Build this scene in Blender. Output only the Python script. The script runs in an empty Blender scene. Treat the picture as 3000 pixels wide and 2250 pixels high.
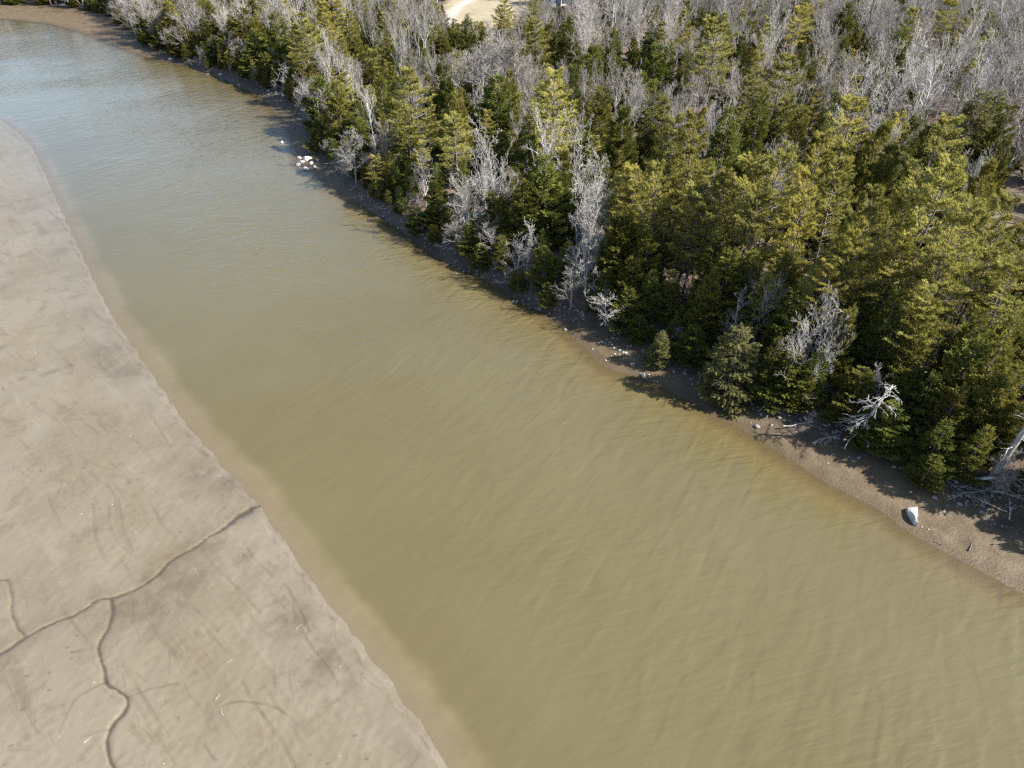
import bpy, bmesh, math, random
import numpy as np

S = bpy.context.scene
COL = S.collection
PI = math.pi

# ------------------------------------------------------------------ camera
CAM_H, PITCH, LENS = 40.0, 38.0, 24.0
cam_d = bpy.data.cameras.new("camera")
cam_d.lens = LENS
cam_d.sensor_width = 36.0
cam_d.clip_start, cam_d.clip_end = 0.5, 5000.0
cam = bpy.data.objects.new("camera", cam_d)
cam.location = (0, 0, CAM_H)
cam.rotation_euler = (math.radians(90 - PITCH), 0, 0)
COL.objects.link(cam)
S.camera = cam

# ------------------------------------------------------------------ sky, sun, exposure
SUN_EL = math.radians(40)
SUN_DIR = np.array([math.cos(SUN_EL) * 0.966, -math.cos(SUN_EL) * 0.259, math.sin(SUN_EL)])
world = bpy.data.worlds.new("World")
S.world = world
world.use_nodes = True
wn = world.node_tree.nodes
sky = wn.new("ShaderNodeTexSky")
sky.sky_type = 'NISHITA'
sky.sun_disc = False
sky.sun_elevation = SUN_EL
sky.sun_rotation = math.atan2(SUN_DIR[0], SUN_DIR[1])
sky.air_density, sky.dust_density, sky.ozone_density = 1.1, 0.8, 1.8
wn["Background"].inputs["Strength"].default_value = 0.08
world.node_tree.links.new(sky.outputs[0], wn["Background"].inputs["Color"])
sun_d = bpy.data.lights.new("sun", 'SUN')
sun_d.energy = 5.0
sun_d.angle = math.radians(0.5)
sun_d.color = (1.0, 0.95, 0.86)
sun = bpy.data.objects.new("sun", sun_d)
COL.objects.link(sun)
from mathutils import Vector, Matrix, Euler
sun.rotation_euler = Vector(SUN_DIR).to_track_quat('Z', 'Y').to_euler()
sun.location = (60, -10, 60)
S.view_settings.view_transform = 'Standard'
S.view_settings.look = 'None'
S.view_settings.gamma = 1.0
S.view_settings.exposure = 1.1
S.view_settings.use_curve_mapping = False
S.cycles.use_denoising = False
S.cycles.pixel_filter_type = 'BLACKMAN_HARRIS'
S.cycles.filter_width = 1.35
S.cycles.max_bounces = 5
S.cycles.diffuse_bounces = 2
S.cycles.glossy_bounces = 2
S.cycles.transmission_bounces = 2
S.cycles.transparent_max_bounces = 8
S.cycles.caustics_reflective = False
S.cycles.caustics_refractive = False

# ------------------------------------------------------------------ photo survey -> places on the ground
F = LENS / 36.0 * 3000.0
CP, SP = math.cos(math.radians(PITCH)), math.sin(math.radians(PITCH))


def ray(px, py):
    a, b = (px - 1500.0) / F, (py - 1125.0) / F
    return np.array([a, CP - b * SP, -SP - b * CP])


def on_plane(px, py, z=0.0):
    d = ray(px, py)
    return np.array([0, 0, CAM_H]) + d * ((z - CAM_H) / d[2])


def tile(ox, oy, pts, s=2.212):
    return [(ox + p[0] / s, oy + p[1] / s) for p in pts]


def smooth_line(P, step=1.0, it=2):
    P = np.array(P, float)
    for _ in range(it):
        Q = [P[0]]
        for a, b in zip(P[:-1], P[1:]):
            Q += [a * .75 + b * .25, a * .25 + b * .75]
        Q.append(P[-1])
        P = np.array(Q)
    return P


LEFT_PX = [(p[0] * 1.3562, p[1] * 1.3562) for p in [
    (-40, 248), (0, 262), (60, 310), (100, 400), (130, 470), (165, 545), (205, 630), (240, 700), (290, 770), (330, 830), (380, 905), (430, 965),
    (480, 1025), (520, 1060), (550, 1100), (580, 1145), (620, 1200), (680, 1290), (740, 1365), (800, 1440), (860, 1520), (910, 1590), (955, 1659)]]
RIGHT_PX = [(-60, 50), (0, 54), (135, 66), (235, 92), (316, 124), (407, 160), (497, 181), (588, 203), (678, 240), (746, 271), (791, 303), (818, 335), (850, 390), (872, 443), (884, 488),
            (940, 514), (1000, 562), (1068, 603), (1149, 651), (1217, 705), (1308, 765), (1426, 815), (1507, 871), (1607, 922), (1679, 979), (1742, 1042),
            (1788, 1080), (1860, 1094), (1946, 1128), (2036, 1178), (2127, 1228), (2190, 1262), (2250, 1297), (2344, 1359), (2429, 1413), (2520, 1458), (2601, 1499), (2648, 1544),
            (2768, 1610), (2881, 1668), (3000, 1734)]
BANK_PX = [(-60, 8), (0, 9), (180, 14), (271, 27), (316, 40), (375, 77), (407, 113), (452, 131), (542, 170), (633, 203), (720, 232), (800, 258), (862, 296), (905, 350),
           (940, 420), (990, 478), (1050, 540), (1120, 595), (1210, 655), (1300, 705), (1390, 752), (1480, 805), (1570, 855), (1660, 900), (1760, 935), (1860, 968), (1950, 1025), (2040, 1075),
           (2120, 1105), (2200, 1145), (2300, 1205), (2400, 1240), (2500, 1272), (2600, 1310), (2700, 1362), (2800, 1410), (2900, 1462), (3000, 1522)]

lw = [on_plane(*p)[:2] for p in LEFT_PX]
LEFT = smooth_line([(-420, 150), (-200, 122)] + lw + [(8, -2), (40, -45), (120, -160)])
rw = [on_plane(*p)[:2] for p in RIGHT_PX]
RIGHT = smooth_line([(-460, 250), (-260, 228)] + rw + [(58, 9), (110, -40), (230, -160)])
bw = [on_plane(p[0], p[1], 1.0)[:2] for p in BANK_PX]
BANK = smooth_line([(-480, 330), (-280, 272)] + bw + [(62, 14), (116, -33), (238, -150)])
MUD_POLY = np.vstack([LEFT, [(-600, -160), (-600, 150)]])
LAND_POLY = np.vstack([RIGHT, [(1200, -160), (1200, 1600), (-1200, 1600), (-1200, 250)]])
WOOD_POLY = np.vstack([BANK, [(1200, -150), (1200, 1600), (-1200, 1600), (-1200, 330)]])


def inside(x, y, poly):
    if x.size < 400:
        A, B = poly, np.roll(poly, 1, axis=0)
        X_, Y_ = x.ravel()[:, None], y.ravel()[:, None]
        c = (A[:, 1] > Y_) != (B[:, 1] > Y_)
        xi = (B[:, 0] - A[:, 0]) * (Y_ - A[:, 1]) / (B[:, 1] - A[:, 1] + 1e-12) + A[:, 0]
        return ((c & (X_ < xi)).sum(1) % 2 == 1).reshape(x.shape)
    r = np.zeros(x.shape, bool)
    x0, y0 = poly[-1]
    for x1, y1 in poly:
        c = ((y1 > y) != (y0 > y))
        with np.errstate(divide='ignore', invalid='ignore'):
            xi = (x0 - x1) * (y - y1) / (y0 - y1 + 1e-12) + x1
        r ^= c & (x < xi)
        x0, y0 = x1, y1
    return r


def dist_line(x, y, L):
    if x.size < 400:
        a, d = L[:-1], L[1:] - L[:-1]
        X_, Y_ = x.ravel()[:, None], y.ravel()[:, None]
        t = np.clip(((X_ - a[:, 0]) * d[:, 0] + (Y_ - a[:, 1]) * d[:, 1]) / ((d ** 2).sum(1) + 1e-9), 0, 1)
        return np.sqrt(((X_ - a[:, 0] - t * d[:, 0]) ** 2 + (Y_ - a[:, 1] - t * d[:, 1]) ** 2).min(1)).reshape(x.shape)
    best = np.full(x.shape, 1e9)
    for a, b in zip(L[:-1], L[1:]):
        d = b - a
        l2 = d @ d
        if l2 < 1e-9:
            continue
        t = np.clip(((x - a[0]) * d[0] + (y - a[1]) * d[1]) / l2, 0, 1)
        best = np.minimum(best, (x - a[0] - t * d[0]) ** 2 + (y - a[1] - t * d[1]) ** 2)
    return np.sqrt(best)


def sdist(x, y, L, poly):
    x = np.asarray(x, float); y = np.asarray(y, float)
    return np.where(inside(x, y, poly), 1, -1) * dist_line(x, y, L)


_nr = np.random.RandomState(5)
_NW = [(_nr.uniform(0, 2 * PI), _nr.uniform(0.7, 1.4), _nr.uniform(0, 2 * PI)) for _ in range(40)]


def wob(x, y, scale, k=0, n=7):
    """smooth irregular field in about -1..1; features of about `scale` metres"""
    s = 0
    for a, f, p in _NW[k:k + n]:
        q = (x * math.cos(a) + y * math.sin(a)) * f * 2 * PI / scale
        s = s + np.sin(q + p + 0.9 * np.sin((x * math.sin(a) - y * math.cos(a)) * 1.7 * PI / scale + 3 * p))
    return s / (n * 0.6)


def sstep(a, b, v):
    t = np.clip((v - a) / (b - a), 0, 1)
    return t * t * (3 - 2 * t)


def land_z(x, y):
    x = np.asarray(x, float); y = np.asarray(y, float)
    ds = sdist(x, y, RIGHT, LAND_POLY)
    db = sdist(x, y, BANK, WOOD_POLY)
    t = np.clip(ds / (ds + np.abs(db) + 1e-6), 0, 1)
    z = 0.03 + 0.85 * t ** 1.2 + 0.04 * wob(x, y, 2.5) * np.clip(ds, 0, 1)
    zin = 0.88 + 1.9 * sstep(0, 7, db) + 1.6 * sstep(6, 90, db) + 0.22 * wob(x, y, 13, 8) * sstep(2, 10, db)
    z = np.where(db > 0, zin, z)
    z = np.where(ds < 0, np.maximum(0.03 + ds * 0.12, -1.4), z)
    return z, ds, db


def at_land(px, py, h=0.0):
    """the place whose point h metres above ground is seen at a pixel of the photograph"""
    z = 1.5 + h
    for _ in range(14):
        p = on_plane(px, py, z)
        g = float(land_z(np.array([p[0]]), np.array([p[1]]))[0][0])
        z = 0.5 * z + 0.5 * (g + h)
    return np.array([p[0], p[1], g])


def depth_of(p):
    return p[1] * CP - (p[2] - CAM_H) * SP


# ------------------------------------------------------------------ mesh and object helpers
def mesh_np(name, V, faces, smooth=False, mat=None, face_attr=None, vert_attr=None):
    """faces: list of (m,k) index arrays"""
    me = bpy.data.meshes.new(name)
    V = np.asarray(V, np.float32)
    me.vertices.add(len(V))
    me.vertices.foreach_set("co", V.ravel())
    nl = sum(f.size for f in faces)
    npoly = sum(len(f) for f in faces)
    me.loops.add(nl)
    me.polygons.add(npoly)
    me.loops.foreach_set("vertex_index", np.concatenate([f.ravel() for f in faces]).astype(np.int32))
    starts, o = [], 0
    for f in faces:
        starts.append(o + np.arange(len(f)) * f.shape[1])
        o += f.size
    me.polygons.foreach_set("loop_start", np.concatenate(starts).astype(np.int32))
    if smooth:
        me.polygons.foreach_set("use_smooth", np.ones(npoly, bool))
    for k, v in (face_attr or {}).items():
        a = me.attributes.new(k, 'FLOAT', 'FACE')
        a.data.foreach_set("value", np.asarray(v, np.float32))
    for k, v in (vert_attr or {}).items():
        a = me.attributes.new(k, 'FLOAT', 'POINT')
        a.data.foreach_set("value", np.asarray(v, np.float32))
    if mat:
        me.materials.append(mat)
    me.update(calc_edges=True)
    me.validate()
    return me


def link(name, data, parent=None):
    o = bpy.data.objects.new(name, data)
    COL.objects.link(o)
    if parent is not None:
        o.parent = parent
    return o


def tag(o, label=None, cat=None, group=None, kind=None):
    if label: o["label"] = label
    if cat: o["category"] = cat
    if group: o["group"] = group
    if kind: o["kind"] = kind
    return o


def norm(v):
    return v / (np.linalg.norm(v, axis=-1, keepdims=True) + 1e-9)


class Acc:
    def __init__(self):
        self.V, self.Q, self.T, self.n, self.tq, self.tt = [], [], [], 0, [], []

    def tubes(self, P, R, sides=3, tint=None):
        N, K, _ = P.shape
        T = norm(np.gradient(P, axis=1)) if K > 2 else norm(np.repeat(P[:, 1:] - P[:, :1], 2, axis=1))
        m = norm(T.mean(axis=1))
        ref = np.where(np.abs(m[:, 2:3]) > 0.75, [[1.0, 0.13, 0]], [[0, 0.1, 1.0]])[:, None, :]
        U = norm(np.cross(T, ref))
        W = np.cross(T, U)
        a = np.arange(sides) * 2 * PI / sides
        ring = P[:, :, None, :] + R[:, :, None, None] * (np.cos(a)[None, None, :, None] * U[:, :, None, :] + np.sin(a)[None, None, :, None] * W[:, :, None, :])
        self.V.append(ring.reshape(-1, 3))
        i = np.arange(N)[:, None, None] * K * sides + np.arange(K - 1)[None, :, None] * sides
        j = np.arange(sides)[None, None, :]
        j2 = (j + 1) % sides
        q = np.stack([i + j, i + j2, i + sides + j2, i + sides + j], -1).reshape(-1, 4) + self.n
        self.Q.append(q)
        self.tq.append(np.full(len(q), 0.5) if tint is None else np.repeat(tint, (K - 1) * sides))
        self.n += N * K * sides

    def quads(self, A, tint):          # A (N,4,3)
        self.V.append(A.reshape(-1, 3))
        self.Q.append(np.arange(len(A) * 4).reshape(-1, 4) + self.n)
        self.tq.append(tint)
        self.n += len(A) * 4

    def tris(self, A, tint):
        self.V.append(A.reshape(-1, 3))
        self.T.append(np.arange(len(A) * 3).reshape(-1, 3) + self.n)
        self.tt.append(tint)
        self.n += len(A) * 3

    def mesh(self, name, mat, smooth=False):
        f, t = [], []
        if self.Q:
            f.append(np.concatenate(self.Q)); t.append(np.concatenate(self.tq))
        if self.T:
            f.append(np.concatenate(self.T)); t.append(np.concatenate(self.tt))
        return mesh_np(name, np.concatenate(self.V), f, smooth, mat, {"tint": np.concatenate(t)})


# ------------------------------------------------------------------ node helpers
class N:
    def __init__(self, name):
        self.m = bpy.data.materials.new(name)
        self.m.use_nodes = True
        self.t = self.m.node_tree
        self.t.nodes.clear()
        self.out = self.t.nodes.new("ShaderNodeOutputMaterial")

    def new(self, typ, ins=None, **kw):
        n = self.t.nodes.new(typ)
        for k, v in kw.items():
            setattr(n, k, v)
        for k, v in (ins or {}).items():
            self.set(n.inputs[k], v)
        return n

    def set(self, sock, v):
        if isinstance(v, bpy.types.NodeSocket):
            self.t.links.new(v, sock)
        elif isinstance(v, (tuple, list)) and sock.type == 'RGBA' and len(v) == 3:
            sock.default_value = (*v, 1)
        else:
            sock.default_value = v

    def coord(self):
        if not hasattr(self, "_c"):
            self._c = self.new("ShaderNodeNewGeometry").outputs["Position"]
        return self._c

    def mapped(self, scale=(1, 1, 1), rot=0.0, loc=(0, 0, 0)):
        return self.new("ShaderNodeMapping", {"Vector": self.coord(), "Scale": tuple(1 / max(v, 1e-3) for v in scale), "Rotation": (0, 0, rot), "Location": loc}, vector_type='TEXTURE').outputs[0]

    def noise(self, scale, detail=4, rough=0.55, vec=None, dist=0.0):
        return self.new("ShaderNodeTexNoise", {"Vector": vec or self.coord(), "Scale": scale, "Detail": detail, "Roughness": rough, "Distortion": dist}).outputs["Fac"]

    def ramp(self, fac, a, b, lo=0.0, hi=1.0, smooth=True):
        return self.new("ShaderNodeMapRange", {"Value": fac, "From Min": a, "From Max": b, "To Min": lo, "To Max": hi}, interpolation_type='SMOOTHSTEP' if smooth else 'LINEAR').outputs[0]

    def mix(self, f, a, b, mode='MIX'):
        n = self.new("ShaderNodeMix", data_type='RGBA', blend_type=mode)
        self.set(n.inputs[0], f); self.set(n.inputs[6], a); self.set(n.inputs[7], b)
        return n.outputs[2]

    def math(self, op, a, b=0.0, clamp=False):
        n = self.new("ShaderNodeMath", operation=op, use_clamp=clamp)
        self.set(n.inputs[0], a); self.set(n.inputs[1], b)
        return n.outputs[0]

    def attr(self, name):
        return self.new("ShaderNodeAttribute", attribute_name=name).outputs["Fac"]

    def bump(self, h, strength=0.5, dist=0.1, normal=None):
        n = self.new("ShaderNodeBump", {"Height": h, "Strength": strength, "Distance": dist})
        if normal is not None:
            self.set(n.inputs["Normal"], normal)
        return n.outputs[0]

    def principled(self, **ins):
        n = self.new("ShaderNodeBsdfPrincipled", {k.replace("_", " "): v for k, v in ins.items()})
        return n.outputs[0]

    def done(self, shader):
        self.t.links.new(shader, self.out.inputs["Surface"])
        return self.m


def mat_foliage(name, c_dark, c_light, c_warm, transl=0.32):
    n = N(name)
    rnd = n.new("ShaderNodeObjectInfo").outputs["Random"]
    tint = n.attr("tint")
    c = n.mix(tint, c_dark, c_light)
    warm = n.ramp(rnd, 0.35, 1.0, 0.0, 0.85)
    c = n.mix(warm, c, n.mix(tint, tuple(v * 0.72 for v in c_warm), c_warm))
    val = n.math('ADD', 0.72, n.math('MULTIPLY', n.math('FRACT', n.math('MULTIPLY', rnd, 7.31)), 0.5))
    hsv = n.new("ShaderNodeHueSaturation", {"Color": c, "Value": val})
    c = hsv.outputs[0]
    d = n.new("ShaderNodeBsdfDiffuse", {"Color": c})
    t = n.new("ShaderNodeBsdfTranslucent", {"Color": c})
    mx = n.new("ShaderNodeMixShader", {0: transl, 1: d.outputs[0], 2: t.outputs[0]})
    return n.done(mx.outputs[0])


def mat_bark(name, c1, c2, scale=6.0):
    n = N(name)
    rnd = n.new("ShaderNodeObjectInfo").outputs["Random"]
    k = n.noise(scale, 3, 0.6, n.mapped((1, 1, 0.35)))
    c = n.mix(n.ramp(k, 0.35, 0.65), c1, c2)
    hsv = n.new("ShaderNodeHueSaturation", {"Color": c, "Value": n.math('ADD', 0.75, n.math('MULTIPLY', rnd, 0.5))})
    return n.done(n.new("ShaderNodeBsdfDiffuse", {"Color": hsv.outputs[0]}).outputs[0])


M_HEM = mat_foliage("hemlock_needles", (0.072, 0.094, 0.020), (0.208, 0.232, 0.055), (0.248, 0.228, 0.056))
M_CED = mat_foliage("cedar_scales", (0.112, 0.120, 0.028), (0.275, 0.275, 0.070), (0.315, 0.270, 0.072))
M_PIN = mat_foliage("pine_needles", (0.250, 0.245, 0.066), (0.500, 0.465, 0.140), (0.530, 0.465, 0.120), 0.35)
M_SPR = mat_foliage("spruce_needles", (0.125, 0.130, 0.048), (0.265, 0.255, 0.104), (0.275, 0.238, 0.094))
M_BARK = mat_bark("conifer_bark", (0.13, 0.11, 0.098), (0.27, 0.24, 0.22))
M_GREY = mat_bark("grey_bark", (0.30, 0.276, 0.255), (0.58, 0.55, 0.52))
M_WHITE = mat_bark("pale_bark", (0.40, 0.382, 0.37), (0.68, 0.66, 0.645), 3.0)
M_TWIG = mat_bark("twigs", (0.235, 0.212, 0.196), (0.41, 0.378, 0.355))

# ------------------------------------------------------------------ ground materials
def make_mud():
    n = N("tidal_mud")
    big = n.noise(0.10, 5, 0.6)
    streak = n.noise(0.75, 6, 0.66, n.mapped((1.0, 0.13, 1), 0.785), 0.5)
    fine = n.noise(1.7, 6, 0.68)
    mott = n.noise(0.42, 8, 0.72, None, 0.8)
    c = n.mix(n.ramp(big, 0.40, 0.62), (0.186, 0.152, 0.102), (0.221, 0.186, 0.133))
    c = n.mix(n.ramp(streak, 0.55, 0.70, 0, 0.6), c, (0.140, 0.107, 0.068))
    c = n.mix(n.ramp(streak, 0.45, 0.30, 0, 0.5), c, (0.247, 0.216, 0.162))
    c = n.mix(n.ramp(mott, 0.54, 0.64, 0, 0.55), c, (0.145, 0.111, 0.069))
    c = n.mix(n.ramp(mott, 0.42, 0.30, 0, 0.45), c, (0.252, 0.222, 0.168))
    c = n.mix(n.ramp(fine, 0.56, 0.72, 0, 0.4), c, (0.142, 0.110, 0.071))
    # faint branching drainage lines
    for sc, ww in ((0.21, 0.010),):
        rg = n.math('ABSOLUTE', n.math('SUBTRACT', n.noise(sc, 3, 0.5, n.mapped((1.0, 0.35, 1), 0.65, (sc * 40, 3, 0)), 0.4), 0.5))
        ln = n.math('MULTIPLY', n.ramp(rg, ww, ww * 0.2), n.ramp(n.noise(0.3, 3), 0.48, 0.60, 0, 0.26))
        c = n.mix(ln, c, (0.100, 0.078, 0.053))
    # dark pits and scuffs
    v = n.new("ShaderNodeTexVoronoi", {"Vector": n.mapped((0.5, 1.0, 1), 0.15), "Scale": 1.5})
    pit = n.math('MULTIPLY', n.ramp(v.outputs["Distance"], 0.17, 0.06), n.ramp(n.noise(0.15, 3), 0.5, 0.58))
    c = n.mix(n.math('MULTIPLY', pit, 0.55), c, (0.093, 0.074, 0.049))
    # shells: pale specks
    v2 = n.new("ShaderNodeTexVoronoi", {"Scale": 0.95, "Vector": n.coord()})
    sh = n.math('MULTIPLY', n.ramp(v2.outputs["Distance"], 0.05, 0.03), n.ramp(n.noise(0.2, 2), 0.5, 0.56))
    wet, chan, track = n.attr("wet"), n.attr("chan"), n.attr("track")
    c = n.mix(n.math('MULTIPLY', wet, n.ramp(n.noise(0.9, 7, 0.7), 0.35, 0.62, 0.2, 1.0)), c, (0.122, 0.094, 0.060))
    c = n.mix(n.math('MULTIPLY', track, 0.34), c, (0.132, 0.103, 0.064))
    c = n.mix(chan, c, n.mix(n.noise(1.2, 5, 0.6), (0.046, 0.034, 0.020), (0.084, 0.063, 0.036)))
    c = n.mix(sh, c, (0.56, 0.54, 0.50))
    h = n.math('ADD', n.math('MULTIPLY', fine, 0.5), n.math('ADD', n.math('MULTIPLY', mott, 1.0), n.math('MULTIPLY', n.noise(7.5, 4, 0.65), 0.22)))
    h = n.math('SUBTRACT', h, n.math('MULTIPLY', pit, 0.4))
    rough = n.math('SUBTRACT', n.ramp(big, 0.3, 0.7, 0.62, 0.46), n.math('MULTIPLY', wet, 0.12))
    return n.done(n.principled(Base_Color=c, Roughness=rough, Specular_IOR_Level=0.5, Coat_Weight=n.math('MAXIMUM', n.attr("sheen"), n.ramp(n.noise(0.07, 3), 0.35, 0.65, 0.25, 0.8)), Coat_Roughness=0.22, Coat_IOR=1.45, Normal=n.bump(h, 0.32, 0.10)))


def make_land():
    n = N("shore_and_forest_floor")
    beach, field, pathm, wet = n.attr("beach"), n.attr("field"), n.attr("path"), n.attr("wet")
    f1 = n.noise(0.9, 6, 0.65)
    f2 = n.noise(5.0, 5, 0.7)
    streak = n.noise(0.8, 5, 0.62, n.mapped((1.0, 0.2, 1), 0.75), 0.5)
    litter = n.mix(n.ramp(f1, 0.3, 0.7), (0.118, 0.083, 0.060), (0.195, 0.145, 0.112))
    litter = n.mix(n.ramp(f2, 0.47, 0.68, 0, 0.75), litter, (0.086, 0.062, 0.047))
    litter = n.mix(n.ramp(n.noise(0.12, 3), 0.5, 0.66, 0, 0.6), litter, (0.225, 0.178, 0.142))
    b = n.mix(n.ramp(f1, 0.35, 0.65), (0.116, 0.082, 0.047), (0.162, 0.120, 0.072))
    b = n.mix(n.ramp(streak, 0.5, 0.68, 0, 0.7), b, (0.098, 0.069, 0.043))
    b = n.mix(n.ramp(f2, 0.58, 0.75, 0, 0.55), b, (0.225, 0.180, 0.125))
    b = n.mix(wet, b, (0.109, 0.081, 0.048))
    g = n.mix(n.ramp(f1, 0.3, 0.7), (0.312, 0.261, 0.172), (0.406, 0.351, 0.242))
    g = n.mix(n.ramp(n.noise(0.22, 5, 0.6), 0.5, 0.7, 0, 0.6), g, (0.234, 0.199, 0.117))
    p = n.mix(f2, (0.406, 0.367, 0.328), (0.515, 0.484, 0.445))
    b = n.mix(n.math('MULTIPLY', n.attr("wrack_shade"), n.ramp(n.noise(1.3, 5, 0.65), 0.3, 0.6, 0.4, 0.95)), b, (0.062, 0.048, 0.038))  # bank-foot debris band, darkened so its colour deepens the tree shade there
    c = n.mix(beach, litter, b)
    c = n.mix(field, c, g)
    c = n.mix(pathm, c, p)
    h = n.math('ADD', f2, n.math('MULTIPLY', f1, 1.5))
    rough = n.math('SUBTRACT', 0.85, n.math('MULTIPLY', beach, n.math('ADD', 0.25, n.math('MULTIPLY', wet, 0.2))))
    return n.done(n.principled(Base_Color=c, Roughness=rough, Specular_IOR_Level=0.45, Normal=n.bump(h, 0.6, 0.10)))


def make_water():
    n = N("silty_water")
    sh, br = n.attr("shoal"), n.attr("brown")
    big = n.noise(0.035, 4, 0.6)
    c = n.mix(n.ramp(big, 0.35, 0.65), (0.130, 0.106, 0.045), (0.143, 0.120, 0.056))
    c = n.mix(br, c, (0.152, 0.111, 0.050))
    c = n.mix(sh, c, (0.250, 0.194, 0.116))
    amp = n.ramp(n.noise(0.05, 3), 0.32, 0.64, 0.45, 1.0)
    # short-crested wind waves: crests run across the view, longer swell runs down river
    w1 = n.noise(0.85, 1.0, 0.4, n.mapped((1.0, 0.30, 1), -0.62), 0.5)
    w2 = n.noise(1.8, 3, 0.5, n.mapped((0.22, 1.0, 1), 0.22, (3, 7, 0)), 0.25)
    w3 = n.noise(5.5, 2, 0.6, n.mapped((0.40, 1.0, 1), 0.25), 0.3)
    h = n.math('ADD', n.math('MULTIPLY', w1, 0.46), n.math('ADD', n.math('MULTIPLY', w2, 0.38), n.math('MULTIPLY', w3, 0.07)))
    h = n.math('MULTIPLY', h, n.math('MULTIPLY', amp, n.attr("chop")))
    calm = n.bump(h, 0.68, 0.42)
    alpha = n.attr("alpha")
    return n.done(n.principled(Base_Color=c, Roughness=0.09, IOR=1.45, Specular_IOR_Level=0.5, Coat_Weight=1.0, Coat_IOR=1.45, Coat_Roughness=0.09, Coat_Normal=calm, Alpha=alpha, Normal=calm))


def make_rock(name, a, b, spec=0.3):
    n = N(name)
    rnd = n.new("ShaderNodeObjectInfo").outputs["Random"]
    f = n.noise(2.6, 6, 0.7)
    c = n.mix(n.ramp(f, 0.3, 0.7), a, b)
    c = n.mix(n.ramp(n.noise(9.0, 4, 0.6), 0.58, 0.72, 0, 0.6), c, tuple(v * 0.45 for v in a))
    hsv = n.new("ShaderNodeHueSaturation", {"Color": c, "Value": n.math('ADD', 0.8, n.math('MULTIPLY', rnd, 0.3))})
    return n.done(n.principled(Base_Color=hsv.outputs[0], Roughness=0.8, Specular_IOR_Level=spec, Normal=n.bump(f, 0.7, 0.08)))


M_MUD, M_LAND, M_WATER = make_mud(), make_land(), make_water()
M_ROCKW = make_rock("pale_rock", (0.527, 0.510, 0.484), (0.680, 0.663, 0.637))
M_ROCKG = make_rock("grey_rock", (0.255, 0.246, 0.246), (0.383, 0.374, 0.365))
M_ROCKB = make_rock("rusty_rock", (0.281, 0.187, 0.119), (0.383, 0.281, 0.204))


# ------------------------------------------------------------------ terrain sheets
def polar(r0, r1, ratio, a0, a1, da, r2=None, ratio2=None):
    nr = int(math.log(r1 / r0) / ratio)
    r = r0 * np.exp(np.arange(nr + 1) * ratio)
    if r2:
        n2 = int(math.log(r2 / r[-1]) / ratio2)
        r = np.concatenate([r, r[-1] * np.exp(np.arange(1, n2 + 1) * ratio2)])
    a = np.radians(np.arange(a0, a1 + da * .5, da))
    Rg, Ag = np.meshgrid(r, a, indexing='ij')
    return Rg * np.sin(Ag), Rg * np.cos(Ag)


def grid_mesh(name, X, Y, Z, keep, mat, attrs):
    nr, na = X.shape
    idx = np.arange(nr * na).reshape(nr, na)
    q = np.stack([idx[:-1, :-1], idx[:-1, 1:], idx[1:, 1:], idx[1:, :-1]], -1).reshape(-1, 4)[:, ::-1]
    k = keep.ravel()
    q = q[k[q].any(axis=1)]
    used = np.unique(q)
    remap = np.full(nr * na, -1)
    remap[used] = np.arange(len(used))
    V = np.stack([X, Y, Z], -1).reshape(-1, 3)[used]
    return mesh_np(name, V, [remap[q]], True, mat, None, {kk: v.ravel()[used] for kk, v in attrs.items()})


# the mudflat with its runnels
T6 = lambda pts: [on_plane(px, py, 0.3)[:2] for px, py in tile(0, 1500, pts)]
T7 = lambda pts: [on_plane(px, py, 0.3)[:2] for px, py in tile(0, 700, pts)]
CH_MAIN = T6([(-90, 965), (0, 920), (60, 890), (175, 805), (240, 770), (380, 705), (470, 680), (540, 635), (620, 580), (680, 555), (730, 557), (860, 510), (960, 450), (1030, 390),
              (1100, 310), (1170, 265), (1240, 235), (1300, 190), (1350, 150), (1430, 110), (1500, 50), (1560, 10), (1620, -30), (1690, -60)])
CH_SIDE = T6([(725, 560), (735, 650), (710, 720), (700, 760), (660, 820), (640, 870), (650, 940), (665, 985), (685, 1030), (680, 1090), (715, 1130), (780, 1165), (830, 1195), (835, 1250),
              (800, 1310), (740, 1370), (710, 1430), (695, 1500), (700, 1570), (730, 1640), (750, 1700), (800, 1800)])
CH_WEST = T6([(-60, 450), (0, 440), (50, 440), (65, 500), (85, 560), (70, 640), (95, 720), (130, 770), (165, 805)])
RILLS = [T6([(380, 1430), (450, 1280), (490, 1210), (560, 1160), (630, 1130), (690, 1100)]), T6([(560, 1450), (640, 1420), (710, 1410)]),
         T7([(-80, 730), (0, 700), (150, 660), (370, 600), (480, 580), (600, 570)]), T7([(-80, 1090), (0, 990), (70, 920), (150, 900), (280, 880), (400, 830), (520, 800), (640, 770)]),
         T7([(360, 890), (500, 850), (600, 820), (680, 790)]), T6([(840, 1200), (930, 1160), (1040, 1130), (1150, 1110)]), T6([(1430, 1260), (1520, 1220), (1620, 1230), (1760, 1245), (1850, 1300), (1920, 1380)]),
         T6([(1240, 1440), (1330, 1520), (1400, 1610)]), T6([(460, 910), (560, 890), (630, 880)])]
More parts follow.
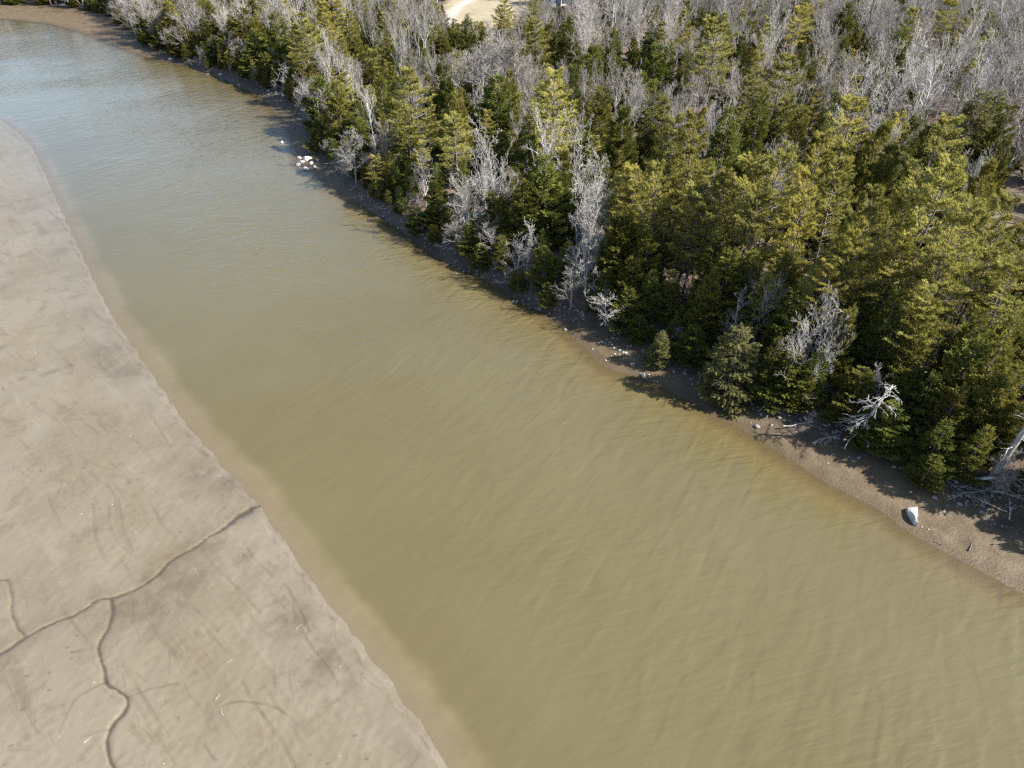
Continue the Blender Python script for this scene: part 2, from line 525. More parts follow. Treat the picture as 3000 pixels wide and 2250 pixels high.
TRACKS = [T6([(590, -60), (600, 0), (605, 100), (620, 200), (690, 330)]), T6([(680, -80), (690, 0), (700, 100), (740, 180), (860, 290)]), T6([(735, -80), (745, 0), (755, 100), (800, 190), (850, 240)]),
          T6([(760, -80), (770, 0), (780, 100), (830, 190)]), T6([(960, -60), (1000, 0), (1060, 100), (1130, 160)]), T7([(250, 990), (400, 1080), (560, 1200), (700, 1310)]),
          T7([(200, 1070), (350, 1160), (500, 1280)]), T7([(480, 1370), (560, 1450), (690, 1480)]), T7([(500, 1480), (520, 1570), (600, 1650), (640, 1750)]), T7([(560, 1500), (640, 1560), (740, 1640), (760, 1750)]),
          T7([(390, 1370), (450, 1450), (500, 1560)]), T6([(1340, 340), (1480, 430), (1600, 560), (1680, 650)]), T6([(1200, 640), (1300, 730), (1450, 900)]), T6([(1240, 620), (1400, 760)]),
          T6([(1590, 220), (1640, 300), (1760, 410), (1850, 470), (1920, 600), (1990, 760)]), T6([(1560, 1100), (1640, 1250), (1780, 1420), (1900, 1640)]), T7([(940, 1100), (1010, 1200), (1090, 1330)]),
          T6([(1900, 700), (2000, 850), (2110, 1000), (2180, 1100)]), T6([(1700, 1130), (1850, 1330), (1990, 1560)])]
WET_AT = T6([(1000, 520), (1150, 480), (900, 640), (1020, 640), (1230, 430), (1120, 570), (800, 600), (1000, 420), (1150, 300), (1330, 190), (2090, 960), (1900, 690)]) + T7([(690, 715), (820, 860), (1500, 1560), (1290, 1500)])

X, Y = polar(13.0, 60.0, 0.0034, -84, 16, 0.115, 420.0, 0.009)
dl = sdist(X, Y, LEFT, MUD_POLY)
keep = dl > -4.5
ms = dl.ravel() > -6
xs, ys = X.ravel()[ms], Y.ravel()[ms]
jx, jy = xs + 0.05 * wob(xs, ys, 1.7, 3, 11) + 0.03 * wob(xs, ys, 0.6, 18, 11), ys + 0.05 * wob(xs, ys, 1.4, 9, 11) + 0.03 * wob(xs, ys, 0.55, 25, 11)


def scatter(v):
    o = np.zeros(ms.shape); o[ms] = v
    return o.reshape(X.shape)


def line_mask(L, w):
    return 1 - sstep(w * 0.55, w * 1.1, dist_line(jx, jy, smooth_line(L)))


d_main = dist_line(jx, jy, smooth_line(CH_MAIN))
d_side = dist_line(jx, jy, smooth_line(CH_SIDE))
d_west = dist_line(jx, jy, smooth_line(CH_WEST))
wv = np.clip(1 + 0.35 * wob(xs, ys, 3.0, 14) + 0.3 * wob(xs, ys, 0.9, 6), 0.4, 2)
mouth = np.array(CH_MAIN[-3])
wv = wv * (1 + 2.2 * np.exp(-((xs - mouth[0]) ** 2 + (ys - mouth[1]) ** 2) / 1.2))
chan = np.maximum.reduce([1 - sstep(.03, .12, d_main / wv), 1 - sstep(.05, .16, d_side / wv), (1 - sstep(.02, .10, d_west / wv)) * .8])
carve = np.maximum.reduce([1 - sstep(.04, .20, d_main / wv), 0.55 * (1 - sstep(.06, .30, d_side / wv)), (1 - sstep(.04, .2, d_west / wv)) * .7])
rill = np.zeros_like(xs)
for L in RILLS:
    rill = np.maximum(rill, line_mask(L, 0.09) * (0.5 + 0.35 * wob(xs, ys, 2.2, 20)))
track = np.zeros_like(xs)
for L in TRACKS:
    track = np.maximum(track, line_mask(L, 0.15) * np.clip(0.55 + 0.6 * wob(xs, ys, 2.6, 24), 0, 1))
wet = np.zeros_like(xs)
for p in WET_AT:
    wet = np.maximum(wet, np.exp(-((xs - p[0]) ** 2 + (ys - p[1]) ** 2) / 2.6))
dls = dl.ravel()[ms]
dn = dls + 0.20 * wob(xs, ys, 3.3, 20, 13) + 0.08 * wob(xs, ys, 1.2, 7, 13) + 0.04 * wob(xs, ys, 0.5, 15, 13)
edge = np.exp(-((dn - 0.06) / 0.13) ** 2) * np.clip(0.4 + 0.8 * wob(xs, ys, 2.3, 13, 12), 0, 1)
patch = np.clip(wob(xs, ys, 4.5, 12) - 0.35, 0, 1) * np.exp(-((dls - 2.6) / 2.0) ** 2)
near_main = np.exp(-(d_main / 1.1) ** 2) * 0.45
wet = np.clip(np.maximum.reduce([wet * 0.85, patch, near_main, 0.6 * edge]), 0, 1)
z = 0.055 * sstep(-0.05, 0.15, dn) + 0.035 + 0.02 * np.clip(dls, 0, 12) + np.where(dn < 0, 0.09 * dn, 0)
z = z + 0.022 * wob(xs, ys, 3.2, 5) * np.clip(dls, 0, 1) + 0.010 * wob(xs, ys, 0.9, 11) * np.clip(dls, 0, 1)
z = np.where(dls > 0.2, np.maximum(z - 0.085 * carve - 0.02 * rill - 0.035 * track, 0.012), z)
mud_me = grid_mesh("mudflat", X, Y, scatter(z), keep, M_MUD,
                   {"sheen": scatter(np.exp(-(np.clip(dls, 0, 99) / 6.0) ** 2)), "wet": scatter(wet), "chan": scatter(np.clip(chan * .85 + rill * .55 + 0.5 * edge, 0, 1)), "track": scatter(track)})
tag(link("mudflat", mud_me), kind="structure")

# the wooded side
FIELD_PX = [(1280, 108), (1285, 60), (1305, 20), (1330, -40), (1560, -40), (1565, 20), (1540, 70), (1480, 100), (1420, 96), (1340, 112)]
PATH_PX = [(1318, 92), (1316, 60), (1326, 38), (1345, 20), (1380, 2), (1420, -14), (1480, -30)]
FIELD = smooth_line([on_plane(px, py, 4.0)[:2] for px, py in FIELD_PX] + [on_plane(*FIELD_PX[0], 4.0)[:2]])
PATH = smooth_line([on_plane(px, py, 4.0)[:2] for px, py in PATH_PX])
X, Y = polar(16.0, 1300.0, 0.0085, -70, 76, 0.27)
Z, ds, db = land_z(X, Y)
keep = ds > -4.0
fd = np.where(inside(X, Y, FIELD), 1, -1) * dist_line(X, Y, FIELD)
field = sstep(-1.5, 1.5, fd + 1.2 * wob(X, Y, 6, 2))
pathm = 1 - sstep(1.1, 1.9, dist_line(X, Y, PATH) + 0.3 * wob(X, Y, 4, 6))
beach = 1 - sstep(-0.8, 1.6, db + 0.8 * wob(X, Y, 3.5, 4))
wetb = (1 - sstep(0.2, 1.3, ds + 0.35 * wob(X, Y, 2.4, 16))) * 0.8 + 0.35 * np.clip(wob(X, Y, 3.5, 22), 0, 1)
land_me = grid_mesh("forest_floor", X, Y, Z, keep, M_LAND, {"wrack_shade": np.exp(-((db + 0.7 + 0.6 * wob(X, Y, 4, 12)) / 1.3) ** 2), "beach": beach, "field": field, "path": pathm, "wet": np.clip(wetb, 0, 1)})
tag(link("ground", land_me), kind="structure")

# the river
X, Y = polar(3.0, 1300.0, 0.0105, -110, 100, 0.4)
dl = -sdist(X, Y, LEFT, MUD_POLY)
dr = -sdist(X, Y, RIGHT, LAND_POLY)
wl = 2.2 + 0.45 * wob(X, Y, 13, 2, 11) + 0.3 * wob(X, Y, 4.6, 10, 11) + 0.18 * wob(X, Y, 1.6, 18, 11)
shoal = (1 - sstep(wl * 0.3, wl * 1.3, dl)) * 0.85
brown = 1 - sstep(0.3, 4.5, dr + 0.9 * wob(X, Y, 6, 20))
alpha = np.clip(np.minimum(0.42 + 0.30 * dl, 0.40 + 0.30 * dr), 0.35, 1.0)
river_me = grid_mesh("river", X, Y, np.zeros_like(X), np.minimum(dl, dr) > -3, M_WATER, {"chop": 0.35 + 0.65 * sstep(2, 26, dl), "shoal": shoal, "brown": np.clip(brown, 0, 1) * 0.8, "alpha": alpha})
tag(link("river_water", river_me), kind="structure")


# ------------------------------------------------------------------ trees: one mesh pair (trunk, crown) per variant
def grow(rs, P, L, t0, t1, count, ang, ratio, up, K=4, wob_=0.12):
    """children of branches P (N,k,3) of lengths L: returns (N*count,K,3), lengths, where on the parent (0..1)"""
    N_, k, _ = P.shape
    t = rs.uniform(t0, t1, (N_, count))
    i = np.clip((t * (k - 1)).astype(int), 0, k - 2)
    fr = (t * (k - 1) - i)[..., None]
    a = np.take_along_axis(P, i[..., None].repeat(3, -1), 1)
    b = np.take_along_axis(P, (i + 1)[..., None].repeat(3, -1), 1)
    base = (a * (1 - fr) + b * fr).reshape(-1, 3)
    tan = norm(b - a).reshape(-1, 3)
    per = norm(np.cross(tan, rs.normal(size=tan.shape)))
    an = rs.uniform(ang[0], ang[1], (len(tan), 1))
    d = norm(tan * np.cos(an) + per * np.sin(an))
    ln = (L[:, None] * rs.uniform(ratio[0], ratio[1], (N_, count)) * (1.1 - 0.6 * t)).reshape(-1)
    s = np.linspace(0, 1, K)[None, :, None]
    pts = base[:, None, :] + ln[:, None, None] * (d[:, None, :] * s + np.array([0, 0, 1.0]) * up * s ** 2)
    pts[:, 1:] += rs.normal(size=(len(base), K - 1, 3)) * (ln * wob_)[:, None, None] * 0.5
    return pts, ln, t.reshape(-1)


def taper(n, K, r0, r1):
    r0 = np.broadcast_to(r0, (n,)); r1 = np.broadcast_to(r1, (n,))
    return r0[:, None] + (r1 - r0)[:, None] * np.linspace(0, 1, K)[None, :]


def bare_tree(seed, H, fork, spread, lean, n1, n2, n3, n4, tw=0.014, bark=None, crook=0.1, fan=1.0):
    rs = np.random.RandomState(seed)
    K = 9
    s = np.linspace(0, 1, K)
    tr = np.zeros((1, K, 3))
    tr[0, :, 2] = s * H * 0.86
    tr[0, :, 0] = lean * H * s ** 1.5 + np.cumsum(rs.normal(size=K) * crook * 0.5) * s
    tr[0, :, 1] = np.cumsum(rs.normal(size=K) * crook * 0.5) * s
    A, B = Acc(), Acc()
    r0 = 0.012 * H
    A.tubes(tr, taper(1, K, r0, r0 * 0.22), 7)
    b1, l1, t1 = grow(rs, tr, np.array([H * 0.62]), fork, 1.0, n1, (0.35 * spread, 0.95 * spread), (0.55, 0.92), 0.30, 6, crook * 1.3)
    rb1 = r0 * (0.62 - 0.38 * t1)
    A.tubes(b1, taper(len(b1), 6, rb1, rb1 * 0.25), 5)
    b2, l2, t2 = grow(rs, b1, l1, 0.25, 1.0, n2, (0.35 * fan, 0.9 * fan), (0.45, 0.75), 0.20, 5, crook * 1.4)
    rb2 = np.repeat(rb1, n2) * 0.42
    A.tubes(b2, taper(len(b2), 5, rb2, rb2 * 0.3), 4)
    b3, l3, t3 = grow(rs, b2, l2, 0.15, 1.0, n3, (0.35 * fan, 0.9 * fan), (0.45, 0.8), 0.14, 4, 0.16)
    rb3 = np.maximum(np.repeat(rb2, n3) * 0.45, tw * 1.1)
    B.tubes(b3, taper(len(b3), 4, rb3, tw * 0.8), 3)
    b4, l4, t4 = grow(rs, b3, l3, 0.1, 1.0, n4, (0.3 * fan, 0.9 * fan), (0.4, 0.85), 0.08, 2, 0.16)
    B.tubes(b4, taper(len(b4), 2, tw, tw * 0.5), 3)
    ext = np.concatenate([b2.reshape(-1, 3), b3.reshape(-1, 3)])
    return A.mesh("trunk", bark or M_GREY, True), B.mesh("crown", M_TWIG if bark is not M_WHITE else M_GREY, True), H, float(np.percentile(np.hypot(ext[:, 0] - lean * H * .4, ext[:, 1]), 92))


def leaf_sprays(rs, acc, pos, d, n_leaf, length, width, flat, tint):
    """feathery sprays: each has n_leaf kite leaflets fanned along direction d"""
    m = len(pos)
    side = norm(np.cross(d, rs.normal(size=(m, 3)) * 0.5 + np.array([0, 0, 1.0])))
    nrm = np.cross(side, d)
    for k in range(n_leaf):
        f = k / max(n_leaf - 1, 1)
        sg = (-1) ** k
        base = pos + d * (length * f * 0.9)[:, None]
        dd = norm(d * (0.75 + 0.5 * f) + side * (sg * (0.85 - 0.55 * f) * rs.uniform(0.6, 1.2, m))[:, None] + nrm * rs.normal(0, flat, m)[:, None])
        ll = (length * rs.uniform(0.6, 1.0, m) * (0.85 - 0.25 * f))[:, None]
        ww = (width * rs.uniform(0.7, 1.2, m))[:, None]
        sd = norm(np.cross(dd, nrm + rs.normal(size=(m, 3)) * 0.45))
        q = np.stack([base - sd * ww, base + sd * ww, base + dd * ll], 1)
        acc.tris(q, np.clip(tint + rs.normal(0, 0.14, m) + 0.3 * f, 0, 1))


def dense_conifer(seed, H=14.0, R=2.4, droop=-0.1, up=0.35, mat=None, nb=170, ns=5400, leaf=(0.31, 0.042), low=0.05, power=0.6, ragged=0.3, nl=8, dead=0):
    rs = np.random.RandomState(seed)
    A, C = Acc(), Acc()
    K = 8
    s = np.linspace(0, 1, K)
    tr = np.zeros((1, K, 3))
    tr[0, :, 2] = s * H * 0.985
    tr[0, 1:, :2] = np.cumsum(rs.normal(size=(K - 1, 2)) * 0.05, 0)
    A.tubes(tr, taper(1, K, 0.015 * H, 0.02), 6)
    zf = low + (0.985 - low) * rs.random(nb) ** 1.15
    az = rs.uniform(0, 2 * PI, nb)
    p1, p2, p3 = rs.uniform(0, 6.28, 3)
    prof = np.clip((1 - zf) / (1 - low), 0.015, 1) ** power * np.clip((zf - low + 0.10) / 0.16, 0.35, 1)
    lump = 1 + ragged * (0.55 * np.sin(2 * az + p1 + zf * 5) + 0.45 * np.sin(3 * az + p2 - zf * 11) + 0.5 * np.sin(zf * 30 + p3) * 0.6)
    L = R * prof * rs.uniform(0.72, 1.12, nb) * lump + 0.12
    el = np.radians(-8 + 62 * np.clip(zf, 0, 1) ** 2.2 + rs.normal(0, 7, nb))
    t = np.linspace(0, 1, 5)[None, :]
    hx = L[:, None] * t * np.cos(el)[:, None]
    zz = (zf * H)[:, None] + L[:, None] * (t * np.sin(el)[:, None] + droop * np.sin(t * PI) + up * 0.35 * t ** 3)
    P = np.stack([hx * np.cos(az)[:, None], hx * np.sin(az)[:, None], zz], -1)
    A.tubes(P, taper(nb, 5, np.clip(0.012 * L + 0.01, 0.012, 0.05), 0.008), 3)
    pr = L ** 1.35
    bi = rs.choice(nb, ns, p=pr / pr.sum())
    tt = 0.18 + 0.82 * np.sqrt(rs.random(ns))
    tt[:nb] = 1.0; bi[:nb] = np.arange(nb)
    i = np.clip((tt * 4).astype(int), 0, 3)
    fr = (tt * 4 - i)[:, None]
    pos = P[bi, i] * (1 - fr) + P[bi, i + 1] * fr
    out = norm(np.stack([np.cos(az[bi]), np.sin(az[bi]), 0 * az[bi]], -1))
    lat = np.stack([-out[:, 1], out[:, 0], 0 * out[:, 0]], -1)
    sg = rs.normal(0, 1, ns)
    pos = pos + lat * (sg * (0.20 * L[bi] * (1.15 - tt) + 0.10))[:, None] + np.array([0, 0, 1.0]) * rs.normal(0, 0.10, ns)[:, None]
    d = norm(out * rs.uniform(0.4, 1.0, ns)[:, None] + lat * (sg * 0.45)[:, None] + np.array([0, 0, 1.0]) * (up + rs.normal(0, 0.3, ns))[:, None])
    sz = leaf[0] * rs.uniform(0.7, 1.25, ns) * (0.8 + 0.25 * L[bi] / R)
    btint = rs.uniform(0.2, 0.7, nb)
    leaf_sprays(rs, C, pos, d, nl, sz, leaf[1], 0.25, btint[bi] + 0.15 * (tt - 0.6))
    if dead:
        az2 = rs.uniform(0, 2 * PI, dead)
        z2 = H * rs.uniform(0.03, 0.5, dead)
        l2 = R * rs.uniform(0.6, 1.1, dead)
        t = np.linspace(0, 1, 4)[None, :]
        P2 = np.stack([l2[:, None] * t * np.cos(az2)[:, None], l2[:, None] * t * np.sin(az2)[:, None], z2[:, None] + l2[:, None] * (0.1 * t - 0.25 * t ** 2)], -1)
        A.tubes(P2, taper(dead, 4, 0.028, 0.01), 3)
        g, gl, _ = grow(rs, P2, l2, 0.3, 1, 6, (0.4, 1.0), (0.3, 0.5), 0.0, 3)
        A.tubes(g, taper(len(g), 3, 0.012, 0.006), 3)
    return A.mesh("trunk", M_BARK, True), C.mesh("crown", mat or M_HEM), H, R


def pine(seed, H=17.0, R=3.6, low=0.34, sparse=1.0, mat=None, whorl=0.92, dead=26):
    rs = np.random.RandomState(seed)
    A, C = Acc(), Acc()
    K = 9
    s = np.linspace(0, 1, K)
    tr = np.zeros((1, K, 3))
    tr[0, :, 2] = s * H * 0.98
    tr[0, 1:, :2] = np.cumsum(rs.normal(size=(K - 1, 2)) * 0.09, 0)
    A.tubes(tr, taper(1, K, 0.0145 * H, 0.03), 7)
    zs = np.arange(low * H, H * 0.975, whorl) + rs.normal(0, 0.12, len(np.arange(low * H, H * 0.975, whorl)))
    Z, AZ, LL = [], [], []
    for z in zs:
        f = (z / H - low) / (1 - low)
        nbr = rs.randint(5, 8) if f < 0.85 else 5
        base = rs.uniform(0, 6.28)
        prof = np.clip((1 - f), 0.02, 1) ** 0.62 * (0.62 + 0.38 * min(1, f / 0.28))
        wl = rs.uniform(0.78, 1.15)
        for k in range(nbr):
            if rs.random() > 0.9 * sparse:
                continue
            Z.append(z + rs.normal(0, 0.1)); AZ.append(base + k * 2 * PI / nbr + rs.normal(0, 0.25)); LL.append(R * prof * wl * rs.uniform(0.6, 1.18) + 0.25)
    z, az, L = np.array(Z), np.array(AZ), np.array(LL)
    nb = len(z)
    f = (z / H - low) / (1 - low)
    el = np.radians(4 + 42 * np.clip(f, 0, 1) ** 2 + rs.normal(0, 6, nb))
    t = np.linspace(0, 1, 6)[None, :]
    hx = L[:, None] * t * np.cos(el)[:, None]
    zz = z[:, None] + L[:, None] * (t * np.sin(el)[:, None] - 0.06 * np.sin(t * PI) + 0.10 * t ** 3)
    P = np.stack([hx * np.cos(az)[:, None], hx * np.sin(az)[:, None], zz], -1)
    A.tubes(P, taper(nb, 6, np.clip(0.013 * L + 0.012, .02, .07), 0.012), 4)
    # side shoots in the plane of the branch, tufts along them
    ns = 14
    bi = np.repeat(np.arange(nb), ns)
    tt = np.tile(np.linspace(0.26, 1.0, ns), nb) + rs.normal(0, 0.02, nb * ns)
    tt = np.clip(tt, 0, 0.999)
    i = (tt * 5).astype(int)
    fr = (tt * 5 - i)[:, None]
    base = P[bi, i] * (1 - fr) + P[bi, i + 1] * fr
    out = np.stack([np.cos(az[bi]), np.sin(az[bi]), 0.10 + 0 * az[bi]], -1)
    lat = np.stack([-np.sin(az[bi]), np.cos(az[bi]), 0 * az[bi]], -1) * np.where(np.arange(nb * ns) % 2 == 0, 1, -1)[:, None]
    sl = L[bi] * 0.40 * (1.12 - tt) * rs.uniform(0.6, 1.2, nb * ns) + 0.22
    sd = norm(out * 0.75 + lat * (1.15 - 0.6 * tt)[:, None] + np.array([0, 0, 1.0]) * rs.normal(0.06, 0.07, nb * ns)[:, None])
    SP_ = np.stack([base, base + sd * sl[:, None]], 1)
    A.tubes(SP_, taper(len(SP_), 2, 0.014, 0.008), 3)
    tint_b = rs.uniform(0.25, 0.75, nb)
    for q in (0.35, 0.7, 1.0):
        pos = base + sd * (sl * q)[:, None] + rs.normal(0, 0.035, (len(bi), 3))
        d0 = norm(sd * 0.8 + np.array([0, 0, 1.0]) * rs.uniform(0.3, 0.8, len(bi))[:, None])
        for m in range(8):
            d = norm(d0 + rs.normal(0, 0.45, (len(bi), 3)) * [1, 1, 0.6])
            ln = rs.uniform(0.22, 0.36, len(bi))[:, None]
            w = norm(np.cross(d, rs.normal(size=(len(bi), 3)) * 0.5 + [0, 0, 1.0])) * 0.042
            C.tris(np.stack([pos - w, pos + w, pos + d * ln], 1), np.clip(tint_b[bi] + rs.normal(0, 0.15, len(bi)) + 0.2 * d[:, 2], 0, 1))
    if dead:
        az2 = rs.uniform(0, 2 * PI, dead)
        z2 = H * (low * rs.uniform(0.35, 1.25, dead))
        l2 = R * rs.uniform(0.35, 0.8, dead)
        t = np.linspace(0, 1, 4)[None, :]
        P2 = np.stack([l2[:, None] * t * np.cos(az2)[:, None], l2[:, None] * t * np.sin(az2)[:, None], z2[:, None] + l2[:, None] * (0.05 * t - 0.12 * t ** 2)], -1)
        P2[:, 1:] += rs.normal(0, 0.06, (dead, 3, 3))
        A.tubes(P2, taper(dead, 4, 0.032, 0.012), 3)
        g, gl, _ = grow(rs, P2, l2, 0.3, 1, 4, (0.4, 1.0), (0.3, 0.5), 0.0, 3)
        A.tubes(g, taper(len(g), 3, 0.014, 0.007), 3)
    return A.mesh("trunk", M_BARK, True), C.mesh("crown", mat or M_PIN), H, R


VAR = {
    'H': [dense_conifer(10 + k, 9.5, 2.3 + 0.15 * (k % 3), -0.10, 0.30, M_HEM, nb=130, ragged=0.3 + 0.05 * (k % 3), power=0.60 + 0.08 * (k % 4), dead=6 * (k % 2)) for k in range(7)],
    'C': [dense_conifer(40 + k, 9, 2.3, -0.04, 0.70, M_CED, nb=120, ns=5200, leaf=(0.33, 0.046), power=0.55 + 0.09 * (k % 3), ragged=0.4, dead=5) for k in range(6)],
    'S': [dense_conifer(70 + k, 7, 2.6, -0.20, -0.05, M_SPR, nb=150, ns=3600, leaf=(0.36, 0.045), power=0.55, ragged=0.25, low=0.04, dead=8) for k in range(2)],
    'P': [pine(90 + k, 12.5, 3.4, 0.26 + 0.05 * (k % 4), 1.0 - 0.05 * (k % 3)) for k in range(7)],
    'W': [pine(110 + k, 12, 3.0, 0.46, 0.80, None, 1.1, 34) for k in range(2)],
    'B': [bare_tree(130 + k, 8.5, 0.12, 1.15, 0.06 * (k % 3), 11, 5, 5, 3, 0.015, M_WHITE, 0.16) for k in range(5)],
    'G': [bare_tree(150 + k, 11.5, 0.16, 0.72, 0.02 * (k % 3), 14, 5, 5, 4, 0.016, M_GREY, 0.08, 0.68) for k in range(7)],
    'Y': [bare_tree(170 + k, 12, 0.28, 0.65, 0.05, 10, 5, 4, 4, 0.015, M_WHITE, 0.08, 0.68) for k in range(3)],
    'U': [bare_tree(190 + k, 3, 0.03, 1.4, 0.0, 16, 6, 5, 3, 0.010, M_GREY, 0.08) for k in range(3)],
}
NAME = {'H': ('hemlock_tree', 'tree'), 'C': ('cedar_tree', 'tree'), 'S': ('spruce_tree', 'tree'), 'P': ('pine_tree', 'tree'), 'W': ('thin_pine', 'tree'),
        'B': ('leafless_tree', 'tree'), 'G': ('grey_hardwood', 'tree'), 'Y': ('birch_tree', 'tree'), 'U': ('bare_shrub', 'shrub')}
LOOK = {'H': 'dark feathery hemlock', 'C': 'olive-brown upright cedar', 'S': 'pale drooping spruce', 'P': 'yellow-green layered pine', 'W': 'sparse bare-stemmed pine',
        'B': 'crooked whitish leafless tree', 'G': 'leafless grey hardwood', 'Y': 'pale-trunked leafless birch', 'U': 'low grey twiggy shrub'}
WHERE = {'bank': 'on the riverbank edge', 'belt': 'within the evergreen belt', 'back': 'among back hardwoods', 'glade': 'beside the tan clearing'}
MARKS = [(2674, 1502, 'white wedge slab'), (2500, 1262, 'pale dead snag'), (2176, 1165, 'broad pale spruce'), (1815, 1028, 'white rubble patch'), (1500, 862, 'narrow middle beach'), (1180, 670, 'shaded upriver beach'),
         (890, 478, 'upriver rocky point'), (640, 225, 'far shaded shore'), (300, 60, 'far mud cove')]
MARK_AT = np.array([on_plane(a, b, 0.8)[:2] for a, b, _ in MARKS])
rnd = random.Random(77)
PLACED = []


def zone(x, y, db):
    if float(dist_line(np.array([x]), np.array([y]), FIELD)[0]) < 9:
        return 'glade'
    return 'bank' if db < 4.5 else ('belt' if db < 42 else 'back')


SUNNY = np.array([at_land(*q)[:2] for q in [(1745, 1000), (1775, 1030), (1805, 1030), (1850, 1050), (1800, 1065), (1850, 1085), (1890, 1105), (2150, 1225), (2250, 1240), (2310, 1255), (2430, 1390),
                                                (2680, 1490), (2750, 1510), (2800, 1530), (2860, 1590), (2940, 1640), (902, 470), (880, 468)]])
SH = SUN_DIR[:2] / np.hypot(*SUN_DIR[:2])


def sun_cap(p, H, R):
    """the photograph shows these patches of mud in sunlight: no crown reaches into their light"""
    v = np.array([p[0], p[1]]) - SUNNY
    L = v @ SH
    q = np.abs(v @ np.array([-SH[1], SH[0]]))
    hit = (L > -1) & (L < 16) & (q < R + 0.3)
    if hit.any():
        H = min(H, max(float((np.maximum(L[hit] - 0.5 * R, 0.4) * math.tan(SUN_EL)).min()) * 0.95, 0.9))
    return H


def plant(kind, p, H, R=None, label=None, tilt=None, var=None, db=0.0):
    V = VAR[kind]
    tr, cr, H0, R0 = V[var if var is not None else rnd.randrange(len(V))]
    root = bpy.data.objects.new(NAME[kind][0], None)
    root.empty_display_size = 0.3
    COL.objects.link(root)
    sz = H / H0
    sx = (R / R0) if R else sz * rnd.uniform(0.88, 1.15)
    sx = min(max(sx, sz * 0.7), sz * 1.8)
    root.location = (p[0], p[1], p[2] - 0.08)
    a = rnd.uniform(0, 2 * PI)
    if tilt is None:
        tilt = (rnd.gauss(0, 0.02), rnd.gauss(0, 0.02))
    q = Euler((tilt[0], tilt[1], 0)).to_quaternion() @ Euler((0, 0, a)).to_quaternion()
    root.rotation_euler = q.to_euler()
    root.scale = (sx, sx, sz)
    link("trunk", tr, root)
    link("crown", cr, root)
    zn = zone(p[0], p[1], db)
    rel = H / {'H': 7.5, 'C': 7, 'S': 6, 'P': 11, 'W': 10, 'B': 7, 'G': 10.5, 'Y': 10.5, 'U': 2.2}[kind]
    size = 'tall' if rel > 1.12 else ('short' if rel < 0.82 else 'middling')
    size += ' broad' if sx > sz * 1.12 else (' narrow' if sx < sz * 0.92 else '')
    mk = MARKS[int(np.argmin(((MARK_AT - np.array([p[0], p[1]])) ** 2).sum(1)))][2]
    text = f"{size} {LOOK[kind]} {WHERE[zn]}" + ('' if zn == 'glade' else f" {'near' if zn == 'bank' else 'inland of'} the {mk}")
    if label:
        tag(root, label, NAME[kind][1])
    else:
        tag(root, text, NAME[kind][1], text)
    PLACED.append((p[0], p[1], kind, H, sx * R0))
    return root


